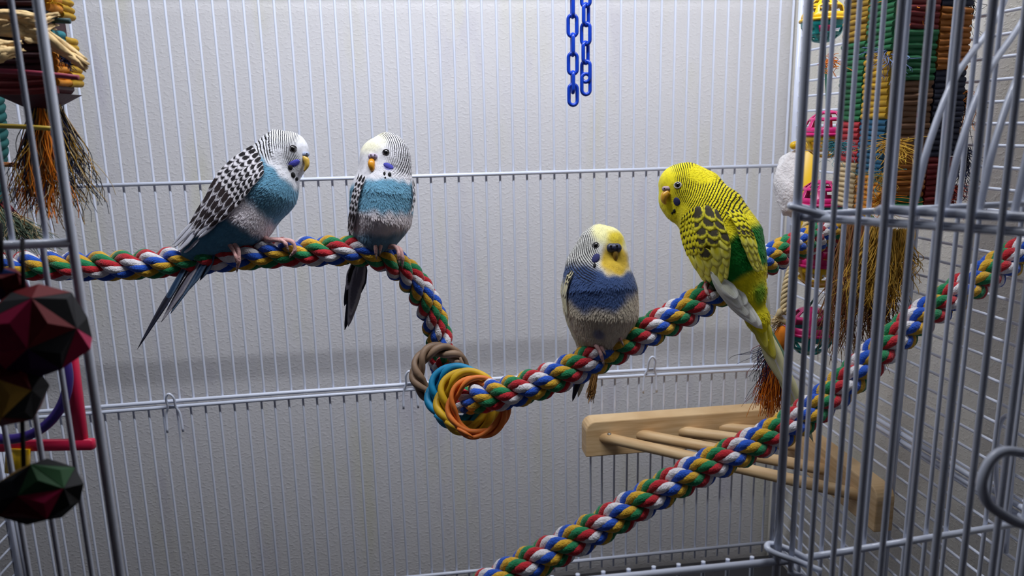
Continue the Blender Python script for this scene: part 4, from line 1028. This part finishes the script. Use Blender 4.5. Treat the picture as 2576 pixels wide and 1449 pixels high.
fringe(tow, [T_(2120, 560, .53), T_(2160, 565, .51), T_(2200, 570, .50)], [T_(2075, 880, .53), T_(2110, 905, .515), T_(2165, 880, .51), T_(2225, 900, .505)], 240, [R_br, R_br, raf('rust', (120, 66, 40))], .00045, curl=.006, loose=.5, pts=14)
fringe(tow, [T_(2180, 570, .50), T_(2240, 580, .49), T_(2300, 575, .505)], [T_(2120, 760, .50), T_(2190, 790, .495), T_(2240, 800, .49), T_(2280, 700, .50)], 170, [R_go, R_go, raf('dull_gold', (150, 120, 48))], .0005, curl=.006, loose=.4, pts=14)
fringe(tow, [T_(2200, 620, .51), T_(2260, 620, .51)], [T_(2190, 880, .52), T_(2250, 860, .52)], 60, [R_rd, R_bk], .0004, curl=.006, loose=.5, pts=12)
def tuft(px, py, z, spread, n, cols, r=.00035, down=60):
    p = at(px, py, z); fringe(tow, [p, p + rt * .002], [at(px - spread, py - 10, z - .012), at(px - spread * .4, py + down, z - .016), at(px + spread * .5, py + down, z - .016), at(px + spread, py + 8, z - .012)], n, cols, r, 'string_tuft', .004, .5, 10)
tuft(2245, 355, .487, 60, 60, [R_go, raf('straw', (200, 160, 60))], .00045, 70)
tuft(2226, 128, .487, 80, 26, [raf('blue_string', (120, 140, 190)), R_nv], .0003, 80)
tuft(2290, -10, .495, 50, 26, [R_or], .0005, 70)
tuft(2105, 360, .52, 40, 60, [R_te], .0003, 40)
tuft(2210, 440, .488, 40, 40, [R_te, R_go], .0003, 50)
tuft(2215, 500, .488, 40, 40, [R_or, R_go], .0003, 50)
tuft(2085, 150, .53, 18, 24, [R_or], .0004, 40)
tuft(2425, 230, .515, 30, 26, [R_br, R_bk, R_or], .0004, 110)
tuft(2425, 370, .515, 30, 36, [R_bk, R_nv], .00045, 130)
tuft(2405, 470, .515, 26, 60, [R_rd, raf('brick', (170, 60, 30))], .0003, 40)
tuft(2440, 0, .515, 26, 14, [R_bk], .0003, 80)
mb = MB(); ct = cor + (dl + dr) * wT / 2
tube(mb, [(ct[0], ct[1], ZY(TOPY) - .002), (ct[0], ct[1], ZR)], .0015, 8); build('hanging_cord', mb, R_cr, tow)

# ---- chain of plastic lattice balls behind it
PK, TL, YL = mat('pink_plastic', (206, 36, 116), .3, .5), mat('teal_plastic', (24, 150, 150), .3, .5), mat('yellow_plastic', (236, 190, 20), .35, .5)
def half_shell(c, r, upper, m, parent, name, rot=0.0):
    """half of a hollow ball with two rows of windows"""
    bm_v = []; bm_f = []; nlon = 32; lats = [0, 10, 17, 36, 44, 62, 70, 90]; win = {(2, None), (4, None)}
    for la in lats:
        for k in range(nlon):
            lo = 2 * math.pi * k / nlon + rot; a = math.radians(la)
            bm_v.append(np.asarray(c) + r * np.array([math.cos(a) * math.cos(lo), math.cos(a) * math.sin(lo), (1 if upper else -1) * math.sin(a)]))
    F = []
    for i in range(len(lats) - 1):
        for k in range(nlon):
            if i in (2, 4) and k % 4 != 0: continue
            l = (k + 1) % nlon; q = (i * nlon + k, i * nlon + l, (i + 1) * nlon + l, (i + 1) * nlon + k)
            F.append(q if upper else q[::-1])
    mb = MB(); mb.add(bm_v, F)
    o = build(name, mb, m, parent)
    sd = o.modifiers.new('wall', 'SOLIDIFY'); sd.thickness = .0013; sd.offset = -1
    return o
lt = empty('lattice_ball_chain', at(2035, 900, .62), 'string of pink, teal and yellow lattice balls beside the woven tower', 'bird toy')
for px, py, z, r, mu, ml, core in ((2072, 52, .60, 55, YL, TL, PK), (2082, 338, .60, 60, PK, YL, YL), (2066, 512, .605, 60, PK, TL, YL), (2060, 662, .61, 63, PK, YL, TL), (2036, 832, .615, 62, PK, TL, YL)):
    c = at(px, py, z); r = r * z / FPX
    h = half_shell(c, r, True, mu, lt, 'ball', px * .1); half_shell(c, r, False, ml, h, 'lower_shell', px * .1)
    mb = MB(); th = np.linspace(0, 2 * np.pi, 32, endpoint=False)
    tube(mb, c + np.stack([np.cos(th), np.sin(th), 0 * th], 1) * r * 1.01, .0013, 8, closed=True); build('rim', mb, mu, h)
    mb = MB(); ball(mb, c + np.array([0, 0, -r * .35]), r * .33, 12, 8); build('bell', mb, mat('bell_steel', (180, 176, 160), .25, metallic=.9) if core is TL else core, h)
mb = MB(); tube(mb, spline([at(px, py, z) for px, py, z in ((2036, 770, .615), (2055, 730, .612), (2062, 600, .608), (2068, 450, .603), (2080, 280, .60), (2074, 110, .60), (2075, -20, .60))] + [np.array([at(2076, -60, .60)[0], at(2076, -60, .60)[1], ZR])], 40), .0009, 6)
build('cord', mb, mat('green_cord', (24, 84, 62), .7), lt)

# ---- mineral block in a yellow clamp
mbk = empty('mineral_block', at(1995, 545, .665), 'lumpy white mineral pecking block in a yellow clamp', 'mineral block')
mb = MB(); c = at(2002, 462, .665); u_ = .665 / FPX
ball(mb, (0, 0, 0), 1.0, 48, 32); V = mb.v[0]
bump_ = 1 + .10 * wob(V, 2.2, 1) + .06 * wob(V, 5.0, 2) + .025 * wob(V, 11, 3)
mb.v[0] = c + (V * bump_[:, None]) @ np.array([hr * 52 * u_, hf * 34 * u_, np.array([0, 0, 84 * u_])])
build('mineral', mb, mat('chalk', (236, 232, 232), .9, .2, bump=1.0, bscale=420, var=.05, vscale=200), mbk)
mb = MB(); tube(mb, [at(1996, 366, .655), at(2000, 365, .655), at(2060, 372, .655)], 10 * u_, 12); ball(mb, at(1997, 366, .655), 10 * u_, 12, 8); build('clamp_knob', mb, YL, mbk)
mb = MB(); p0, p1 = at(2036, 380, .650), at(2030, 635, .650); box(mb, (p0 + p1) / 2, (hr, hf, p1 - p0), (21 * u_, .0018, np.linalg.norm(p1 - p0) / 2), bevel=.001); build('clamp_plate', mb, YL, mbk)

# ---- orange raffia tassel on a sisal cord
ts = empty('raffia_tassel', at(1940, 1045, .60), 'orange raffia tassel knotted to a beige cord behind the green bird', 'bird toy')
for j in range(3):
    P, s_ = resample(spline([at(px, py, .60) for px, py in ((2030, 560), (2005, 640), (1982, 700), (1974, 745), (1972, 790))], 60), .001)
    T, N, B = frames(P); a = s_ * 2 * np.pi / .012 + j * 2.094
    mb = MB(); tube(mb, P + .0016 * (np.cos(a)[:, None] * N + np.sin(a)[:, None] * B), .0016, 7); build('cord_strand', mb, R_cr, ts)
mb = MB(); th = np.linspace(0, 2 * np.pi, 60, endpoint=False); kc = at(1966, 796, .60)
tube(mb, kc + np.stack([.0052 * np.cos(th) + .003 * np.cos(2 * th), .0045 * np.sin(2 * th + .4), .0045 * np.sin(th) + .003 * np.sin(3 * th)], 1), .0022, 7, closed=True); build('knot', mb, R_cr, ts)
fringe(ts, [at(1965, 800, .60), at(1970, 805, .60)], [at(1932, 800, .595), at(1936, 825, .595), at(1950, 835, .60)], 30, [R_cr], .0005, curl=.002, loose=.2)
mb = MB(); ball(mb, at(1966, 852, .60), (.006, .006, .011), 14, 10); build('wrap', mb, R_or, ts)
fringe(ts, [at(1955, 840, .60), at(1978, 842, .60)], [at(1902, 1030, .595), at(1925, 1045, .59), at(1950, 1050, .60), at(1975, 1045, .605)], 150, [R_or, R_or, raf('deep_orange', (206, 104, 26))], .00055, curl=.0025, loose=.25, pts=10)
fringe(ts, [at(1952, 845, .60), at(1968, 842, .60)], [at(1880, 900, .59), at(1890, 960, .59), at(1898, 1020, .595)], 44, [R_rd, R_nv, R_bk], .0004, curl=.004, loose=.5, pts=12)
fringe(ts, [at(1960, 850, .604), at(1972, 850, .604)], [at(1920, 1035, .60), at(1960, 1040, .60)], 40, [raf('violet', (86, 66, 130)), R_nv], .0005, curl=.002, loose=.3)
# short frayed sisal end under the rope
mb = MB(); fy = empty('sisal_tassel', at(1485, 1010, .55), 'short frayed sisal cord end hanging under the rising rope', 'cord')
fringe(fy, [at(1492, 930, .55), at(1502, 935, .55)], [at(1478, 1010, .55), at(1492, 1008, .55)], 46, [raf('sisal', (176, 130, 76)), R_br], .0006, curl=.0012, loose=.06)

# ---- woven cube toy, top left
hr, hf = local_axes(138, 150)
zk = .43; ck = at(62, 150, zk)
lx = empty('woven_cube_toy', at(105, 265, zk), 'hanging woven leaf cube with palm straw and long raffia tassel by the left bars', 'bird toy')
b2_ = math.radians(30)
d1 = hr * math.cos(b2_) * -1 + hf * math.sin(b2_); d2 = hr * math.sin(b2_) + hf * math.cos(b2_)
cc = at(132, 140, zk - .02); uk = zk / FPX; wK = .034
ZK = lambda y: at(132, y, zk - .02)[2]
n1 = np.cross(d1, (0, 0, 1.0)); n1 = n1 if n1 @ fw < 0 else -n1
n2 = np.cross(d2, (0, 0, 1.0)); n2 = n2 if n2 @ hr > 0 else -n2
def zb_(*b): return [(ZK(y0), ZK(y1) + .0003, c) for y0, y1, c in b]
woven_face(lx, cc + d1 * wK, -d1, n1, wK, zb_((-150, 20, 'plum'), (20, 95, 'navy'), (95, 178, 'plum'), (178, 235, 'wine')))
woven_face(lx, cc + 0 * d2, d2, n2, wK * .36, zb_((-150, -10, 'orange'), (-10, 30, 'orange'), (75, 130, 'teal'), (130, 215, 'orange')))
woven_face(lx, cc + d2 * wK * .36, d2, n2, wK * .36, zb_((-150, 40, 'yellow'), (85, 215, 'yellow')))
mb = MB(); c = cc + (d1 + d2 * .72) * wK / 2; c[2] = (ZK(-150) + ZK(232)) / 2
box(mb, c, (d1, d2, (0, 0, 1)), (wK / 2 - .002, wK * .36 - .002, (ZK(-150) - ZK(232)) / 2), bevel=.002); build('core', mb, LF['plum'], lx, smooth=False)
# pointed bottom
ap = at(70, 262, zk); ring_ = [cc + np.array([0, 0, ZK(234) - cc[2]]), cc + d1 * wK + np.array([0, 0, ZK(234) - cc[2]]), cc + (d1 + d2 * .72) * wK + np.array([0, 0, ZK(234) - cc[2]]), cc + d2 * .72 * wK + np.array([0, 0, ZK(234) - cc[2]])]
bc = np.mean(ring_, 0) - np.array([0, 0, .010])
mb = MB(); mb.add(ring_ + [bc + (r_ - bc) * .3 - np.array([0, 0, .001]) for r_ in ring_], [(0, 1, 5, 4), (1, 2, 6, 5), (2, 3, 7, 6), (3, 0, 4, 7), (4, 5, 6, 7), (3, 2, 1, 0)]); build('base_fold', mb, LF['plum'], lx, smooth=False)
def stick(pts, r, m, name, z=.40, flat=1.0):
    mb = MB(); tube(mb, spline([at(px, py, z) for px, py in pts], 10), r, 10, flat=flat); return build(name, mb, m, lx)
stick([(-40, 176), (80, 183), (197, 195)], .0014, mat('stick_pink', (150, 50, 74), .5), 'stick', .40)
stick([(40, 48), (110, 50), (176, 53)], .0015, mat('stick_green', (44, 74, 78), .5), 'stick', .41)
stick([(-20, 316), (60, 319), (136, 324)], .0013, mat('stick_yellow', (190, 160, 60), .5), 'stick', .40)
straw = mat('palm_straw', (222, 190, 136), .6, .3, bump=.6, bscale=120, var=.15, vscale=60)
def strawleaf(pts, w, z):
    P = spline([at(px, py, zz) for px, py, zz in pts], 16); mb = MB(); T = np.gradient(P, axis=0); T /= np.linalg.norm(T, axis=1)[:, None]
    sd = np.cross(T, -fw); V = []
    for i in range(16):
        ww = w * (1 - .5 * (i / 15) ** 3) / 2
        for k, x in enumerate(np.linspace(-1, 1, 5)): V.append(P[i] + sd[i] * ww * x - fw * (.0012 * (1 - x * x) + .0006 * math.sin(i * 1.7 + x * 4)))
    mb.add(V, [(i * 5 + k, i * 5 + k + 1, (i + 1) * 5 + k + 1, (i + 1) * 5 + k) for i in range(15) for k in range(4)])
    o = build('straw_leaf', mb, straw, lx); sd_ = o.modifiers.new('thickness', 'SOLIDIFY'); sd_.thickness = .0005
for pts_, w_, n_ in (([(-40, 52, .40), (40, 58, .398), (100, 66, .40), (148, 52, .41)], .0050, 7), ([(-30, 40, .395), (50, 46, .394), (120, 60, .40)], .0045, 4), ([(60, 88, .398), (110, 92, .40), (160, 120, .405), (222, 165, .41)], .0060, 4),
                     ([(-40, 150, .39), (10, 130, .39), (60, 118, .395)], .0050, 5), ([(-30, 118, .39), (20, 124, .392), (52, 140, .40)], .0045, 3)):
    for i in range(n_):
        jx, jy = random.uniform(-14, 4), (i - (n_ - 1) / 2) * 7.5 + random.uniform(-3, 3)
        strawleaf([(px + jx + random.uniform(-5, 5), py + jy + random.uniform(-4, 4), z + random.uniform(-.003, .003)) for px, py, z in pts_], w_ * random.uniform(.7, 1.1), .40)
fringe(lx, [at(95, 262, .425), at(110, 262, .425)], [at(40, 540, .43), at(90, 550, .42), at(130, 545, .415), at(165, 548, .42)], 120, [R_or, R_or, R_br], .0005, curl=.004, loose=.35, pts=12)
fringe(lx, [at(112, 262, .425), at(150, 262, .43)], [at(150, 545, .42), at(195, 550, .425), at(230, 525, .43), at(240, 505, .43)], 90, [R_cr, R_nv, R_bk, R_go], .0004, curl=.005, loose=.4, pts=12)
fringe(lx, [at(80, 264, .425), at(100, 262, .425)], [at(35, 520, .43), at(55, 545, .42), at(80, 540, .415)], 46, [R_nv, R_bk, R_go], .0004, curl=.005, loose=.4, pts=12)
fringe(lx, [at(145, 128, .41), at(150, 130, .41)], [at(172, 165, .405), at(188, 175, .41)], 26, [R_nv], .0004, curl=.002, loose=.15)
fringe(lx, [at(115, -5, .41), at(120, -8, .41)], [at(134, 8, .405), at(138, 18, .41)], 26, [raf('lemon', (226, 180, 50))], .0004, curl=.002, loose=.15)
mb = MB(); ct = c; tube(mb, [(ct[0], ct[1], ZK(-150) - .002), (ct[0], ct[1], ZR)], .0015, 8); build('hanging_cord', mb, R_cr, lx)
# frayed rope toy low on the left
fz_ = empty('frayed_rope_toy', at(20, 620, .46), 'frayed red and green rope end hanging above the rope perch by the left bars', 'bird toy')
for j in range(3):
    P, s_ = resample(spline([at(px, py, .46) for px, py in ((-20, 180), (-6, 300), (-2, 380), (-14, 440), (0, 510))], 80), .0012); T, N, B = frames(P); a = s_ * 2 * np.pi / .016 + j * 2.094
    mb = MB(); tube(mb, P + .0026 * (np.cos(a)[:, None] * N + np.sin(a)[:, None] * B), .0026, 7); build('cord_strand', mb, raf('dark_teal', (36, 84, 84)), fz_)
fringe(fz_, [at(-5, 500, .46), at(10, 505, .46)], [at(60, 600, .455), at(100, 612, .455)], 60, [R_rd, R_rd], .0006, curl=.002, loose=.1)
fringe(fz_, [at(-10, 510, .46), at(5, 515, .46)], [at(10, 640, .45), at(90, 625, .45), at(150, 630, .45)], 130, [R_gr, R_gr, R_cr], .0004, curl=.004, loose=.3)
fringe(fz_, [at(-10, 412, .46), at(-5, 416, .46)], [at(46, 412, .455), at(52, 418, .455)], 26, [raf('tan', (176, 116, 70))], .0005, curl=.001, loose=.06)

# ---- folded paper toys outside the left bars
PAL = [mat('paper_' + n, c, .6, .3) for n, c in (('wine', (112, 24, 30)), ('black', (26, 26, 30)), ('plum', (62, 34, 84)), ('magenta', (186, 36, 84)), ('mustard', (206, 160, 70)), ('green', (54, 96, 60)), ('orange', (214, 84, 30)), ('blue', (40, 60, 120)))]
def icos():
    t = (1 + 5 ** .5) / 2; V = np.array([(-1, t, 0), (1, t, 0), (-1, -t, 0), (1, -t, 0), (0, -1, t), (0, 1, t), (0, -1, -t), (0, 1, -t), (t, 0, -1), (t, 0, 1), (-t, 0, -1), (-t, 0, 1)], float)
    V /= np.linalg.norm(V[0])
    F = [(0, 11, 5), (0, 5, 1), (0, 1, 7), (0, 7, 10), (0, 10, 11), (1, 5, 9), (5, 11, 4), (11, 10, 2), (10, 7, 6), (7, 1, 8), (3, 9, 4), (3, 4, 2), (3, 2, 6), (3, 6, 8), (3, 8, 9), (4, 9, 5), (2, 4, 11), (6, 2, 10), (8, 6, 7), (9, 8, 1)]
    return V, F
def paper_lump(parent, px, py, z, rx, ry, seed, spike, mats_):
    rs = np.random.default_rng(seed); V, F = icos(); c = at(px, py, z); k = z / FPX
    A_ = np.linalg.qr(rs.normal(size=(3, 3)))[0]; V = V @ A_
    V2 = V * (1 + rs.uniform(-.12, .12, (12, 1)))
    for fi, f in enumerate(F):                       # each facet a folded sheet, raised to a low point
        m_ = V2[list(f)].mean(0); tip = m_ * (1.0 + spike * rs.uniform(.2, 1.0)); P = [v for v in V2[list(f)]] + [tip]
        W_ = [c + (p[0] * rx * rt + p[2] * ry * up - p[1] * min(rx, ry) * .8 * fw) * k for p in P]
        mb = MB(); mb.add(W_, [(0, 1, 3), (1, 2, 3), (2, 0, 3)]); o = build('paper_facet', mb, mats_[rs.integers(len(mats_))], parent, smooth=False)
        sd_ = o.modifiers.new('thickness', 'SOLIDIFY'); sd_.thickness = .0004
pt1 = empty('folded_paper_toy', at(110, 960, .275), 'dark folded paper star with a pink corner outside the left bars', 'bird toy', 'folded paper toys')
paper_lump(pt1, 95, 835, .285, 130, 118, 3, .35, [PAL[0], PAL[1], PAL[1], PAL[2], PAL[0], PAL[3]])
pt2 = empty('folded_paper_toy', at(30, 1085, .275), 'small wine and orange folded paper star under the big dark one', 'bird toy', 'folded paper toys')
paper_lump(pt2, 25, 990, .285, 82, 88, 5, .3, [PAL[0], PAL[0], PAL[4], PAL[6], PAL[1]])
pt3 = empty('folded_paper_toy', at(100, 1315, .275), 'dark folded paper star with mustard and pink edges under the pink swing', 'bird toy', 'folded paper toys')
paper_lump(pt3, 92, 1238, .285, 112, 74, 9, .35, [PAL[1], PAL[0], PAL[4], PAL[3], PAL[5], PAL[1]])
pt4 = empty('folded_paper_toy', at(20, 740, .275), 'small plum folded paper star touching the rope perch at the left bars', 'bird toy', 'folded paper toys')
paper_lump(pt4, 8, 715, .29, 66, 42, 12, .3, [PAL[2], PAL[7], PAL[2], PAL[0]])
for pp, px, y0, y1 in ((pt1, 60, 760, 600), (pt2, 25, 920, 880), (pt3, 60, 1180, 1060), (pt4, 5, 690, 560)):
    mb = MB(); tube(mb, [at(px, y0, .287), at(px - 4, y1, .287)], .0008, 6); build('cord', mb, R_bk, pp)

# ---- pink swing with a purple ring
sw = empty('swing_toy', at(120, 1135, .40), 'pink plastic swing with a purple ring inside the left bars', 'bird toy')
PKS = mat('pink_red_plastic', (214, 34, 76), .35, .4); zs_ = .40; ks = zs_ / FPX
mb = MB(); p0, p1 = at(-60, 1123, zs_), at(238, 1117, zs_); d_ = p1 - p0; box(mb, (p0 + p1) / 2, (d_, np.cross(d_, fw), fw), (np.linalg.norm(d_) / 2, 14 * ks, 12 * ks), bevel=.001); build('crossbar', mb, PKS, sw)
mb = MB(); p0, p1 = at(170, 830, zs_), at(204, 1108, zs_); d_ = p1 - p0; box(mb, (p0 + p1) / 2, (np.cross(d_, fw), fw, d_), (16 * ks, 11 * ks, np.linalg.norm(d_) / 2), bevel=.001); build('upright', mb, PKS, sw)
mb = MB(); th = np.linspace(0, 2 * np.pi, 60, endpoint=False); cr_ = at(18, 952, zs_ - .008); tube(mb, cr_ + (np.cos(th)[:, None] * rt + np.sin(th)[:, None] * up) * 150 * ks, .0026, 10, closed=True); build('ring', mb, mat('purple_plastic', (58, 40, 120), .35), sw)
mb = MB(); tube(mb, [at(46, 1130, zs_ - .004), at(44, 1185, zs_ - .004)], .0058, 14); build('bead', mb, YL, sw)
